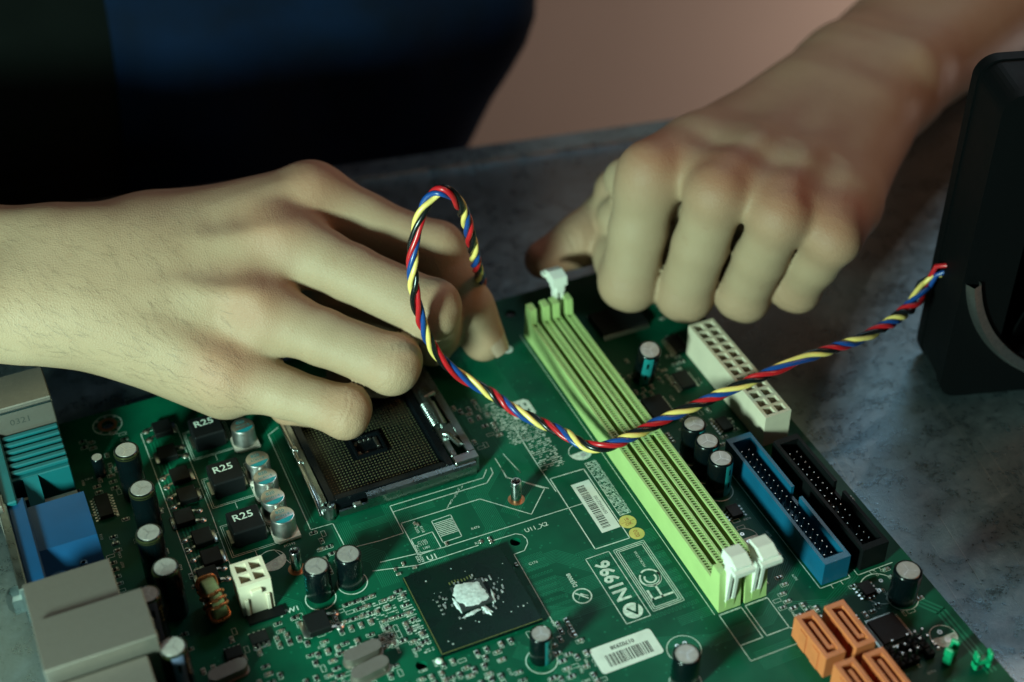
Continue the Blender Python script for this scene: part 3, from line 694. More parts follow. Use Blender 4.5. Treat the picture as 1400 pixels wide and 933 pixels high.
# --- memory slots
def memory_slot(x0, back_latch):
    w, L_, hb, ht = 7.4, 139.6, 9.6, 15.4; q = MB()
    q.box(0, w, 6.2, L_-6.2, 0, 3.0)
    q.box(0, 2.75, 6.2, L_-6.2, 3.0, hb-1.6); q.box(w-2.75, w, 6.2, L_-6.2, 3.0, hb-1.6)     # walls either side of the slot
    q.box(0, .75, 6.2, L_-6.2, hb-1.6, hb); q.box(w-.75, w, 6.2, L_-6.2, hb-1.6, hb)           # outer rims
    q.box(2.25, 2.75, 6.2, L_-6.2, hb-1.6, hb-.1); q.box(w-2.75, w-2.25, 6.2, L_-6.2, hb-1.6, hb-.1)
    q.box(2.75, w-2.75, 67, 69.5, 3, hb-.15)     # key
    for s_ in (0, 1):
        f = (lambda y: y) if s_ == 0 else (lambda y: L_-y)
        a, b, c, d = f(0), f(6.2), f(1.0), f(6.2)
        for xa, xb in ((0, 2.3), (w-2.3, w)):
            q.xprism([(f(0.0), 0), (f(6.2), 0), (f(6.2), hb), (f(5.6), ht), (f(1.6), ht)], xa, xb)
        q.xprism([(f(2.6), 0), (f(6.2), 0), (f(6.2), 4), (f(2.6), 4)], 2.3, w-2.3)
        q.box(2.3, w-2.3, min(f(0.05), f(1.2)), max(f(0.05), f(1.2)), 0, 4.2)
    o = part('memory_slot', q.mesh('memory_slot', 'slot_green'), board, (x0, 0, .1))
    r = MB()
    for k in range(110):
        y = 7.0+k*1.14
        r.box(.7, 2.28, y, y+.4, hb-1.6, hb-.06); r.box(w-2.28, w-.7, y, y+.4, hb-1.6, hb-.06)
    sub('contact_ribs', r.mesh('contact_ribs', 'slot_green'), o, stuff=True)
    c = MB()
    c.box(2.76, w-2.76, 6.3, L_-6.3, 3.0, 3.3, 0, 0)
    for s_ in (0, 1):
        xa = .76 if s_ == 0 else w-2.24; c.box(xa, xa+1.48, 6.3, L_-6.3, hb-1.6, hb-1.3, 0, 0)
    sub('recess_shade', c.mesh('recess_shade', 'black_plastic'), o)  # black strips painting the shade into the channel and notch floors
    def latch():
        l = MB()      # front end: head with a thumb ledge, two legs reaching down into the tower
        l.box(-2.0, 2.0, -1.6, 3.6, 17.6, 21.0, .5); l.xprism([(-4.2, 21.0), (-4.4, 23.4), (-1.0, 24.8), (3.2, 24.2), (3.6, 20.6), (-1.4, 20.2)], -2.6, 2.6)
        l.xprism([(-2.6, 21.4), (-2.6, 22.6), (-5.6, 22.2), (-5.6, 20.6)], -3.4, 3.4)
        for sx in (-1.55, .55): l.xprism([(.2, 3.2), (2.2, 3.2), (2.8, 18), (-.8, 18)], sx, sx+1.0)
        l.box(-.55, .55, .6, 2.0, 8, 10); l.box(-2.2, 2.2, .4, 2.2, 3.0, 4.6, .3)
        return l.mesh('latch', 'latch_white', 30)
    la = sub('latch', cached('latch', latch), o); la.location = Vector((w/2, 0, 0))*S
    if back_latch: lb = sub('latch', cached('latch', latch), o); lb.location = Vector((w/2, L_, 0))*S; lb.rotation_euler.z = math.pi
memory_slot(0.0, False); memory_slot(8.8, True)

# --- processor socket
sx0, sx1, sy0, sy1 = -94.0, -41.0, 82.0, 141.0
q = MB(); hx0, hx1, hy0, hy1 = -91.6, -49.5, 84.4, 127.5; fx0, fx1, fy0, fy1 = -89.2, -52.0, 86.6, 124.8
q.box(hx0, hx1, hy0, hy1, 0.1, 3.2, .1); q.box(hx0, fx0, hy0, hy1, 3.2, 6.0, .2); q.box(fx1, hx1, hy0, hy1, 3.2, 6.0, .2); q.box(fx0, fx1, hy0, fy0, 3.2, 6.0, .2); q.box(fx0, fx1, fy1, hy1, 3.2, 6.0, .2)
q.box(-75.6, -74.9+8.2, 101.2, 101.9, 3.2, 4.6); q.box(-75.6, -66.7, 109.6, 110.3, 3.2, 4.6); q.box(-76.3, -75.6, 101.2, 110.3, 3.2, 4.6); q.box(-66.7, -66.0, 101.2, 110.3, 3.2, 4.6)
sock = part('processor_socket', q.mesh('processor_socket', 'black_gloss'), board)
pn = MB()
for i in range(33):
    for j in range(30):
        x, y = -88.1+i*1.09, 87.8+j*1.21
        if -77.4 < x < -65 and 100.0 < y < 111.5: continue
        pn.add([(x-.26, y-.1, 4.0), (x+.22, y-.06, 4.0), (x+.3, y+.14, 4.12), (x-.18, y+.1, 4.12)], [(0, 1, 2, 3)])
sub('contact_pins', pn.mesh('contact_pins', 'pin_gold', recalc=False), sock, stuff=True)
q = MB()
for k, (x, y) in enumerate(((-75, 108.6), (-73.4, 108.7), (-71.8, 108.7), (-70.2, 108.7), (-75, 102.6), (-73, 102.7))): q.box(x, x+1.0, y-.4, y+.4, 3.2, 3.8, .08, 1 if k > 3 else 0)
q.box(-68.4, -67.4, 104, 108.6, 3.2, 3.9, .1, 0); q.box(-75.4, -74.4, 102.4, 103.8, 3.2, 4.0, .1, 1); q.box(-75.3, -74.5, 107, 108, 3.2, 4.0, .1, 1)
sub('chip_capacitors', q.mesh('chip_capacitors', ['solder', 'smd_tan']), sock)
# stamped steel load frame with its folded sides, hinge lugs and lever
q = MB()
q.yprism([(sx0, .4), (sx0+.9, .4), (sx0+.9, 4.6), (sx0+1.9, 5.4), (sx0+1.9, 6.2), (sx0+.6, 5.9), (sx0, 5.0)], sy0+3, sy1)
q.xprism([(sy0, .5), (sy0+.9, .5), (sy0+.9, 4.2), (sy0+2.2, 4.9), (sy0+2.2, 5.6), (sy0+.6, 5.2), (sy0, 4.4)], sx0+14.5, sx1-1.5)
q.xprism([(sy0, .5), (sy0+.9, .5), (sy0+.9, 2.8), (sy0, 2.8)], sx0+5, sx0+14.5)
q.lathe([(1.5, .4), (1.5, 4.6), (1.1, 5.1), (.001, 5.2)], 16, (sx0+3.0, sy0+2.2, 0)); q.box(sx0+9.5, sx0+12.4, sy0-.9, sy0+1.2, 2.6, 4.2, .4)
q.lathe([(3.0, 0), (3.0, .5), (3.0, 4.8), (2.2, 5.2)], 12, (sx0+3.0, sy0+3.0, 0), 0, math.pi, 1.5*math.pi)
# right-hand plate with an oval opening
pz = 5.6
q.box(hx1+.4, sx1, sy0+1.5, sy0+5.0, pz, pz+.9, .2); q.box(hx1+.4, hx1+2.4, sy0+5, sy1, pz, pz+.9, .2); q.box(sx1-2.6, sx1, sy0+5, sy1, pz, pz+.9, .2)
q.box(hx1+2.4, sx1-2.6, sy0+13, sy0+20, pz, pz+.9, .2); q.box(hx1+2.4, sx1-2.6, sy0+36, sy1, pz, pz+.9, .2); q.yprism([(sx1-.1, .5), (sx1-.1, pz), (sx1-1, pz), (sx1-1, .5)], sy0+1.5, sy1)
q.box(sx0+1.2, sx1-.4, sy1-5, sy1, pz-.1, pz+.85, .2)
sub('load_frame', q.mesh('load_frame', 'steel', 30), sock)
q = MB(); q.tube([(sx1-5.6, sy0+19, 7.2), (sx1-5.4, sy0+26, 7.4), (sx1-5.8, sy0+38, 6.8)], 1.1, 10)
for k in range(11): q.tube([(sx1-6.2+2.3*math.cos(t), sy0+20.5+k*1.05+t*.16, 6.4+1.1*math.sin(t)) for t in np.linspace(-.3, 3.5, 10)], .34, 6)
q.tube([(sx1-3.8, sy0+8, 7.2), (sx1-5.5, sy0+14, 7.4), (sx1-7.0, sy0+15, 7.4)], .9, 8); q.tube([(sx1-6.4, sy0+34, 7.4), (sx1-2.4, sy0+34.8, 7.6)], 1.0, 8)
sub('lever_spring', q.mesh('lever_spring', 'steel', 60), sock)
q = MB(); q.tube([(sx0-.6, sy0+1, 2.5), (sx0-.6, sy0+6, 4.6), (sx0-.4, sy0+20, 5.0), (sx0-.3, sy1, 5.4)], .75, 8); q.box(sx0-1.0, sx0+.9, sy0+23, sy0+24.6, 3.8, 6.2, .4); q.box(sx0-1.0, sx0+.9, sy0+29, sy0+31, 3.8, 6.2, .4)
sub('load_lever', q.mesh('load_lever', 'bright_steel', 60), sock)

# --- bridge chip with thermal paste
q = MB(); q.box(-80.4, -48.6, 17.8, 49.6, .5, 1.9, .1)
nb = part('bridge_chip', q.mesh('bridge_chip', 'substrate'), board)
q = MB(); q.line([(-80.2, 49.3), (-80.2, 18.0), (-48.9, 18.0)], .22, 1.91); sub('gold_border', q.mesh('gold_border', 'gold_edge', recalc=False), nb)
q = MB(); q.box(-69.2, -59.4, 29.6, 39.4, 1.9, 2.7, .08); sub('die', q.mesh('die', 'silicon'), nb)
def blob(cx, cy, rx, ry, z, hgt, seed, n=40, rough=.18, rot=0, square=.55):
    rs = np.random.RandomState(seed); ph = rs.rand(6)*6.28; q = MB(); rings = 6; vs = [(cx, cy, z+hgt)]
    for k in range(1, rings+1):
        t = k/rings
        for i in range(n):
            a = 2*math.pi*i/n; c, s_ = math.cos(a), math.sin(a); w = 1/max(abs(c), abs(s_))*(1-square)*.0+ (1/(abs(c)**4+abs(s_)**4)**.25)*square+(1-square)
            w *= 1+rough*(math.sin(2*a+ph[0])*.4+math.sin(5*a+ph[1])*.3+math.sin(9*a+ph[2])*.25+math.sin(15*a+ph[3])*.2)*t
            x, y = rx*w*t*c, ry*w*t*s_
            vs.append((cx+x*math.cos(rot)-y*math.sin(rot), cy+x*math.sin(rot)+y*math.cos(rot), z+hgt*(1-t**4)*(1+.3*math.sin(7*a*t+ph[4])*math.sin(9*t+ph[5]))))
    fs = [(0, 1+i, 1+(i+1) % n) for i in range(n)]+[(1+(k-1)*n+i, 1+k*n+i, 1+k*n+(i+1) % n, 1+(k-1)*n+(i+1) % n) for k in range(1, rings) for i in range(n)]
    return q.add(vs, fs)
q = blob(-64.6, 34.8, 4.7, 4.5, 2.7, .35, 3); q.add(*[(lambda b: (b.v, b.f))(blob(-62.2, 27.6, .8, 2.4, 1.9, .5, 5, 20, .5, .35, .2))][0]); q.add(*[(lambda b: (b.v, b.f))(blob(-58.6, 31.6, .7, 2.2, 1.9, .5, 8, 20, .5, -.2, .2))][0]); q.add(*[(lambda b: (b.v, b.f))(blob(-66.5, 28.4, 2.8, .6, 1.9, .4, 9, 20, .5, .1, .2))][0])
q.add(*[(lambda b: (b.v, b.f))(blob(-69.4, 33.0, .6, 3.4, 1.9, .5, 12, 20, .5, .1, .2))][0])
sub('thermal_paste', q.mesh('thermal_paste', 'paste', 60), nb)
q = MB()
for _ in range(34):
    a = random.uniform(0, 6.28); r = random.uniform(6.2, 9.5); x, y = -64.3+r*math.cos(a)*1.05, 34.5+r*math.sin(a)
    q.box(x-.25, x+.25, y-.45, y+.45, 1.9, 2.15, .06, 0)
for k in range(9): q.box(-68.6+k*.95, -68.3+k*.95, 41+.3*math.sin(k), 42+.3*math.sin(k), 1.9, 2.0, 0, 1)
for k in range(4): q.box(-74.8, -74.0, 31+k*1.7, 31.5+k*1.7, 1.9, 2.3, .05, 0)
for _ in range(22): x, y = random.uniform(-79, -50), random.uniform(19, 48); q.disc(random.uniform(.1, .28), 8, (x, y, 1.915), 2)
sub('chip_components', q.mesh('chip_components', ['solder', 'gold_edge', 'paste']), nb, stuff=True)
# --- hollow heatsink posts
for q_ in ((-35.4, 66.8), (-107.9, 67.6)):
    part('mounting_post', cached('post', lambda: MB().lathe([(1.15, 0), (1.75, 0), (1.75, 8.0), (1.6, 8.2), (1.25, 8.2), (1.15, 8.0), (1.15, 1.0), (.001, 1.0)], 24).mesh('mounting_post', 'bright_steel', 40)), board, (*q_, .03))

# --- rear panel connectors
def rear(name, mb, m, smooth=30):
    o = part(name, mb.mesh(name, m, smooth), board); o; return o
o = rear('keyboard_port', MB().box(-184, -162, 145.5, 161.5, .1, 26.8, .35), 'port_steel')
sub('date_stamp', MB().add([(-176+x, 145.47, 20.2+y) for x, y, z in MB().text('0321', 3.4, 3.2, 0, 0).v], MB().text('0321', 3.4, 3.2, 0, 0).f).mesh('date_stamp', 'ink', recalc=False), o)
sub('folded_seam', MB().box(-184.02, -161.9, 144.9, 145.7, 24.6, 25.6, .25).box(-182.6, -181.4, 144.6, 145.5, 19, 24.4, .2).mesh('folded_seam', 'bright_steel'), o)
q = MB(); q.box(-181.0, -162.4, 124.5, 145.0, .1, 15.0, .3)
o = rear('serial_port', q, 'teal')
q = MB()
for k in range(6): q.box(-180.0, -162.3, 126.2+k*3.3, 128.0+k*3.3, 15.0, 16.4, .3)
q.xprism([(124.5, 4), (124.5, 15), (114.5, 9), (114.5, 4)], -177.0, -172.4); q.box(-184.5, -180.2, 113, 148, .5, 17.5, .4); q.lathe([(2.6, 0), (2.6, 9.5), (2.2, 10)], 18, (-178.8, 117.0, 0))
sub('ribs', q.mesh('ribs', 'teal', 30), o)
q = MB(); q.box(-176.0, -161.6, 114.6, 120.4, 7.2, 8.2, .2); q.box(-162.6, -161.6, 114.6, 120.4, .2, 8.2, .2); q.box(-186.6, -184.5, 111, 152, .2, 19, .3); q.box(-181.5, -176.5, 119.5, 121.2, .2, 10.5, .3)
sub('ground_clip', q.mesh('ground_clip', 'port_steel', 30), o)
q = MB(); q.xprism([(81.5, .1), (113.0, .1), (113.0, 13.6), (93.5, 13.6), (86.5, 9.2), (81.5, 9.2)], -178.0, -160.8)
o = rear('monitor_port', q, 'vga_blue')
q = MB(); q.box(-183.5, -178.0, 78.5, 116, .2, 16.0, .5); q.lathe([(3.2, 0), (3.2, 11.4), (2.6, 12.0), (.001, 12.0)], 20, (-174.4, 82.4, 0)); q.lathe([(1.1, 9), (1.1, 12.8), (.6, 13.0)], 10, (-166.8, 84.6, 0)); sub('flange', q.mesh('flange', 'vga_blue', 30), o)
q = MB(); q.box(-186.0, -183.5, 77, 118, .2, 17.5, .3); q.lathe([(3.3, 0), (3.3, .8), (3.3, 5.5), (2.2, 6.5)], 6, (-187, 80, 8)); sub('steel_shell', q.mesh('steel_shell', 'steel', 30), o)
o = rear('usb_port', MB().box(-184.5, -160.0, 57.2, 72.8, .1, 23.8, .25), 'port_steel')
o = rear('network_port', MB().box(-184.5, -154.2, 36.8, 55.2, .1, 27.0, .25), 'port_steel')
sub('spring_finger', MB().box(-154.2, -153.6, 42, 45, 8, 20, .2).box(-154.2, -153.6, 47, 50, 8, 20, .2).mesh('spring_finger', 'port_steel'), o)
o = rear('audio_port', MB().box(-184.5, -158.0, -2, 35.2, .1, 22.5, .3), 'port_steel')
sub('jack_block', MB().box(-158.0, -156.4, 0, 33, .1, 14, .2).mesh('jack_block', 'black_plastic'), o)

# --- integrated circuits with gull-wing legs
def chip(px, py, w, l, nlead, rz=0.0, h=1.6, four=False, z=0):
    x, y = UV(px, py, 1)
    def body(): return MB().box(-w/2, w/2, -l/2, l/2, .15, h, .12).disc(.3, 10, (-w/2+.8, -l/2+.8, h+.005), 0).mesh('chip', 'chip_black', 30, recalc=True)
    def leads():
        q = MB(); step = (l-.8)/max(1, nlead-1)
        for k in range(nlead):
            yy = -l/2+.4+k*step; b = step*.24
            for s_ in (-1, 1): q.add([(s_*w/2, yy-b, h*.5), (s_*w/2, yy+b, h*.5), (s_*(w/2+.45), yy+b, h*.42), (s_*(w/2+.45), yy-b, h*.42), (s_*(w/2+.7), yy+b, .1), (s_*(w/2+.7), yy-b, .1), (s_*(w/2+1.4), yy+b, .06), (s_*(w/2+1.4), yy-b, .06)], [(0, 1, 2, 3), (3, 2, 4, 5), (5, 4, 6, 7)])
            if four:
                for s_ in (-1, 1): q.add([(yy-b, s_*l/2, h*.5), (yy+b, s_*l/2, h*.5), (yy+b, s_*(l/2+.5), .1), (yy-b, s_*(l/2+.5), .1), (yy+b, s_*(l/2+1.3), .06), (yy-b, s_*(l/2+1.3), .06)], [(0, 1, 2, 3), (3, 2, 4, 5)])
        return q.mesh('leads', 'solder', recalc=False)
    o = part('chip', cached(('chip', w, l, h), body), board, (x, y, .02), (0, 0, rz)); sub('leads', cached(('cl', w, l, nlead, four, h), leads), o); return o
chip(1215, 860, 9.0, 9.0, 16, 0, 1.4, True); chip(1185, 805, 3.9, 4.9, 4); chip(1004, 699, 3.9, 4.9, 4); chip(320, 893, 3.9, 4.9, 4, R90); chip(354, 872, 3.9, 5.2, 4, R90)
chip(142, 692, 4.4, 10, 8); chip(845, 438, 12.5, 18, 14, R90, 2.2); chip(900, 560, 7.5, 12, 10, 0, 2.0); chip(935, 520, 5.4, 8, 8, 0, 1.8); chip(990, 580, 4.0, 6, 5)
chip(925, 470, 5, 9, 7, 0); chip(610, 590, 3.9, 8.5, 7, 0); 
# --- crystals in oval metal cans
for px, py, rz in ((312, 919, .12), (506, 916, .15), (496, 893, .1)):
    x, y = UV(px, py, 2)
    def cr():
        q = MB(); pts = []
        for s_, a0 in ((1, -R90), (-1, R90)):
            pts += [(s_*3.6+2.2*math.cos(a0+i*math.pi/8), 2.2*math.sin(a0+i*math.pi/8)) for i in range(9)]
        q.prism([(a*1.07, b*1.12) for a, b in pts], 0, .5); q.prism(pts, .5, 3.4); return q.mesh('crystal', 'port_steel', 40)
    part('crystal', cached('crystal', cr), board, (x, y, .05), (0, 0, rz))
# --- jumper caps
for px, py, rz in ((1300, 893, .5), (1343, 903, -.2)):
    x, y = UV(px, py, 3)
    def jm():
        q = MB(); q.box(-2.6, 2.6, -1.3, 1.3, 2.4, 4.2, .4); q.box(-2.6, -1.4, -1.3, 1.3, .2, 6.8, .4); q.box(1.4, 2.6, -1.3, 1.3, .2, 6.8, .4); return q.mesh('jumper', 'jumper_green', 30)
    part('jumper', cached('jumper', jm), board, (x, y, 0), (0, 0, rz))
q = MB()
for i in range(5):
    for j in range(3):
        if (i+j) % 4 == 3: continue
        x, y = UV(1245, 893); q.box(x-6+i*2.54-.32, x-6+i*2.54+.32, y-3+j*2.54-.32, y-3+j*2.54+.32, 0, 6.5, .1, 0); q.box(x-6+i*2.54-1.2, x-6+i*2.54+1.2, y-3+j*2.54-1.2, y-3+j*2.54+1.2, 0, 2.3, .2, 1)
part('pin_header', q.mesh('pin_header', ['bright_steel', 'black_plastic']), board)

# --- the small chip resistors and capacitors, too small to pick apart: one part of real geometry
random.seed(21); sm = MB()
def smd(x, y, rz, l, w, h, kind):
    c, s_ = math.cos(rz), math.sin(rz); b = MB()
    b.box(-l/2+.28*l, l/2-.28*l, -w/2, w/2, .05, h, .05, kind); b.box(-l/2, -l/2+.27*l, -w/2, w/2, .03, h+.02, .08, 2); b.box(l/2-.27*l, l/2, -w/2, w/2, .03, h+.02, .08, 2)
    o = len(sm.v); sm.v += [(x+a*c-d*s_, y+a*s_+d*c, z) for a, d, z in b.v]; sm.f += [tuple(i+o for i in f) for f in b.f]; sm.m += b.m
def keepout(x, y):
    for a in ((-81.5, -47.5, 16.5, 50.5), (-95, -40, 80, 142), (-1, 17, -1, 141), (32, 44, -4, 57), (46, 58, -4, 108), (-129, -117, 55, 67), (-125, -110, 80, 140), (-42, -20, -7.5, 4.5), (-27, -6, 7, 35), (-22, -9.5, 37, 71), (14, 33, -53, -14.5), (36, 49, -31, -19)):
        if a[0] < x < a[1] and a[2] < y < a[3]: return True
    for cx, cy, r in ((-105, 55, 5), (-94.6, 56, 5), (-54.5, 6, 4.5), (25, 61, 5), (25, 53, 5), (25, 44, 5), (52.6, -17, 5.2), (-35.4, 66.8, 5), (-107.9, 67.6, 4), (-86.6, 18.2, 5), (55, -34, 4.5), (-15.6, -9, 6)):
        if (x-cx)**2+(y-cy)**2 < r*r: return True
    return False
OCC = set(); so = MB()
def scatter(x0, x1, y0, y1, n, kinds=(0, 0, 1, 1), lo=(1.5, 1.5, 1.9)):
    """rows and columns of small parts, each inside its printed outline"""
    done = 0
    while done < n:
        done += 1
        gx, gy = random.uniform(x0, x1), random.uniform(y0, y1); vert = random.random() < .5; run = random.choice((1, 2, 3, 4, 5))
        for k in range(run):
            i, j = (round(gx/1.5)+(k if vert else 0), round(gy/2.6)+(0 if vert else 0)) if vert else (round(gx/2.6)*2, round(gy/1.5)+k)
            x, y = (i*1.5, j*2.6) if vert else (i*1.3, j*1.5)
            cells = {(round(x+a), round(y+b)) for a in (-.8, 0, .8) for b in (-.8, 0, .8)}
            if keepout(x, y) or OCC & cells or not (x0 <= x <= x1 and y0 <= y <= y1): continue
            OCC.update(cells); l = random.choice(lo); rz = R90 if vert else 0
            if random.random() < .86: smd(x, y, rz, l, l*.5, random.choice((.5, .65)), random.choice(kinds))
            a, b = (.62, 1.2) if vert else (1.2, .62)
            so.line([(x-a, y-b), (x+a, y-b), (x+a, y+b), (x-a, y+b)], .13, SZ, closed=True)
scatter(-114, -58, -2, 47, 150); scatter(-102, -82, 26, 48, 60); scatter(-56, -40, -8, 16, 36); scatter(-134, -112, 22, 52, 26)
scatter(-160, -136, 40, 150, 44); scatter(18, 62, -46, 30, 46); scatter(18, 47, 60, 112, 50); scatter(44, 62, 108, 150, 12); scatter(-100, -96, 62, 80, 16); scatter(-126, -108, 94, 104, 8); scatter(-126, -108, 116, 128, 6)
scatter(-38, -28, 92, 116, 22); scatter(-50, -44, 86, 92, 4)
sub('part_outlines', so.mesh('part_outlines', 'silk', recalc=False), pcb, stuff=True)
for px, py in ((567, 717), (571, 718.5), (657, 742), (669, 738), (671, 742), (706, 773), (551, 772), (567, 777), (540, 780), (545, 786), (610, 745)): smd(*UV(px, py), random.choice((0, R90)), 1.5, .8, .5, 1)
part('chip_resistors', sm.mesh('chip_resistors', ['chip_black', 'smd_tan', 'solder']), board, stuff=True)
# ------------------------------------------------------------------ cooling fan with its twisted cable
fdir = np.array((0.957, -0.29)); FB = U(1249, 480, TABLE_Z)-25*np.array((.29, .957, 0)); fang = math.atan2(fdir[1], fdir[0])
fan = empty('cooling_fan', (FB[0], FB[1], TABLE_Z), 'black square cooling fan standing upright, with twisted four colour cable', 'fan')
def fpart(name, mb, m, smooth=35, stuff=False): return part(name, mb.mesh(name, m, smooth), fan, (FB[0], FB[1], TABLE_Z), (0, 0, fang), stuff)
A, RC, RH, T = 120.0, 7.0, 56.5, 25.0        # side, corner radius, opening radius, depth
def rsquare(n=8):
    pts = []
    for cx, cz, a in ((A-RC, A-RC, 0), (RC, A-RC, 1), (RC, RC, 2), (A-RC, RC, 3)):
        pts += [(cx+RC*math.cos((a+i/n)*R90), cz+RC*math.sin((a+i/n)*R90)) for i in range(n+1)]
    return pts
def plate(q, y0, y1, mi=0):
    """rounded square plate with a round opening, as ring of quads between the two outlines"""
    out = rsquare(); n = len(out); c = A/2
    inn = []
    for x, z in out:
        a = math.atan2(z-c, x-c); inn.append((c+RH*math.cos(a), c+RH*math.sin(a)))
    vs = [(x, y0, z) for x, z in out]+[(x, y0, z) for x, z in inn]+[(x, y1, z) for x, z in out]+[(x, y1, z) for x, z in inn]; fs = []
    for i in range(n):
        j = (i+1) % n; fs += [(i, j, n+j, n+i), (2*n+i, 3*n+i, 3*n+j, 2*n+j), (i, 2*n+i, 2*n+j, j), (n+i, n+j, 3*n+j, 3*n+i)]
    q.add(vs, fs, mi)
q = MB(); plate(q, 0, 4.2); plate(q, T-4.2, T)
nn = 64                                                    # the duct between the two flanges
for i in range(nn):
    a0, a1 = 2*math.pi*i/nn, 2*math.pi*(i+1)/nn; vs = []
    for a in (a0, a1):
        for r in (RH+.1, RH+2.2):
            for y in (4.0, T-4.0): vs.append((A/2+r*math.cos(a), y, A/2+r*math.sin(a)))
    q.add(vs, [(0, 1, 5, 4), (2, 6, 7, 3)])
for cx, cz in ((7.5, 7.5), (A-7.5, 7.5), (7.5, A-7.5), (A-7.5, A-7.5)):
    q.add([(cx+4*math.cos(i*math.pi/8), y, cz+4*math.sin(i*math.pi/8)) for y in (4, T-4) for i in range(16)], [(i, (i+1) % 16, 16+(i+1) % 16, 16+i) for i in range(16)])
out = rsquare(); n = len(out)                              # closed outer wall between the flanges
for i in range(n):
    j = (i+1) % n; k = lambda p: A/2+(p-A/2)*.99
    q.add([(k(out[i][0]), 4, k(out[i][1])), (k(out[j][0]), 4, k(out[j][1])), (k(out[j][0]), T-4, k(out[j][1])), (k(out[i][0]), T-4, k(out[i][1]))], [(0, 1, 2, 3)])
fpart('frame', q, 'fan_plastic', 35)
q = MB()                                                   # bright metal lining kept to the lower arc, so the glint is shaped in
n = 64
for y0, y1, r0, r1 in ((-3.2, -1.6, RH+1.6, RH-1.2), (-1.6, 4.0, RH-1.2, RH-.6), (4.0, 12, RH-.6, RH-.3), (-3.2, 0, RH+1.6, RH+3.4)):
    for i in range(n):
        a0, a1 = math.radians(190+130*i/n), math.radians(190+130*(i+1)/n)
        q.add([(A/2+r*math.cos(a), y, A/2+r*math.sin(a)) for r, y, a in ((r0, y0, a0), (r0, y0, a1), (r1, y1, a1), (r1, y1, a0))], [(0, 1, 2, 3)])
fpart('lit_rim_arc', q, 'aluminium', 40)
def ylathe(q, prof, n=32):
    for (r0, y0), (r1, y1) in zip(prof, prof[1:]):
        for i in range(n):
            a0, a1 = 2*math.pi*i/n, 2*math.pi*(i+1)/n
            q.add([(A/2+r*math.cos(a), y, A/2+r*math.sin(a)) for r, y, a in ((r0, y0, a0), (r0, y0, a1), (r1, y1, a1), (r1, y1, a0))], [(0, 1, 2, 3)])
q = MB(); ylathe(q, [(.01, 2.5), (17, 2.5), (19, 4), (19.5, T-5), (.01, T-5)]); fpart('hub', q, 'fan_plastic', 35)
def blade():
    q = MB(); rows = []
    for r in np.linspace(18.5, RH-1.4, 8):
        k = (r-18.5)/(RH-20); row = []
        for t in np.linspace(0, 1, 8): row.append((r, (t-.5)*(.75-.05*k)+.45*k, 4+15*t+3*math.sin(t*math.pi)*(1-k*.5)))
        rows.append(row)
    return rows
for b in range(7):
    q = MB(); rows = blade(); o = 2*math.pi*b/7+.3; vs = []
    for dy in (0, 1.2):
        for row in rows: vs += [(A/2+r*math.cos(a+o), y+dy, A/2+r*math.sin(a+o)) for r, a, y in row]
    fs = []
    for s_ in (0, 64):
        for i in range(7):
            for j in range(7): fs.append((s_+i*8+j, s_+i*8+j+1, s_+(i+1)*8+j+1, s_+(i+1)*8+j))
    for i in range(7): fs += [(i*8, (i+1)*8, 64+(i+1)*8, 64+i*8), (i*8+7, 64+i*8+7, 64+(i+1)*8+7, (i+1)*8+7), (i, i+1, 65+i, 64+i), (56+i, 57+i, 121+i, 120+i)]
    q.add(vs, fs); fpart('blade', q, 'fan_plastic', 35)
q = MB()
for a in (.78, 2.36, 3.93, 5.5):
    q = MB().tube([(A/2+18*math.cos(a), T-3, A/2+18*math.sin(a)), (A/2+(RH+1)*math.cos(a), T-3, A/2+(RH+1)*math.sin(a))], 1.6, 6)
    fpart('strut', q, 'fan_plastic')

q = MB(); ylathe(q, [(.01, T-1.5), (RH+2, T-1.5), (RH+2, T-.3), (.01, T-.3)], 40); fpart('dark_backing', q, 'fan_plastic', 35)  # added disc, stops the lit wall showing through and keeps the inside dark

# the cable: a smooth path through points found on the photo, each at the height of what it rests on
PATH = [(1262, 392, 29), (1243, 422, 26), (1200, 452, 25), (1150, 474, 24.5), (1100, 490, 24), (1050, 510, 22.5), (1000, 531, 20), (950, 552, 17.5), (905, 574, 15.5), (862, 600, 14), (832, 612, 13), (805, 612, 12), (770, 594, 12), (735, 576, 13.5), (700, 558, 16), (665, 535, 19.5), (630, 514, 24), (600, 488, 32), (582, 450, 44), (570, 410, 57), (564, 370, 68), (566, 330, 77), (575, 293, 85), (590, 267, 90), (606, 262, 92), (625, 277, 90), (638, 300, 84), (647, 335, 74), (653, 368, 63), (655, 400, 48), (645, 440, 34), (620, 470, 24)]
pts = [U(*p) for p in PATH]
# behind the index finger: push the returning strand away from the camera
for i, p in enumerate(PATH):
    k = max(0, i-24)
    if k: pts[i] = CAM+(pts[i]-CAM)*(1+0.017*k)
pts = np.array(pts)
def catmull(P_, m=10):
    P_ = np.vstack([2*P_[0]-P_[1], P_, 2*P_[-1]-P_[-2]]); out = []
    for i in range(1, len(P_)-2):
        for t in np.linspace(0, 1, m, endpoint=False):
            a, b, c, d = P_[i-1], P_[i], P_[i+1], P_[i+2]
            out.append(.5*((2*b)+(-a+c)*t+(2*a-5*b+4*c-d)*t*t+(-a+3*b-3*c+d)*t**3))
    out.append(P_[-2]); return np.array(out)
cp = catmull(pts, 14)
seg = np.linalg.norm(np.diff(cp, axis=0), axis=1); arc_ = np.concatenate([[0], np.cumsum(seg)])
L_tot = arc_[-1]; ss = np.arange(0, L_tot, 1.1); cp = np.stack([np.interp(ss, arc_, cp[:, i]) for i in range(3)], 1)
cp += .5*np.stack([np.sin(ss/13+1), np.sin(ss/17), np.sin(ss/11+2)], 1)
for _ in range(3): cp[1:-1] = .25*cp[:-2]+.5*cp[1:-1]+.25*cp[2:]
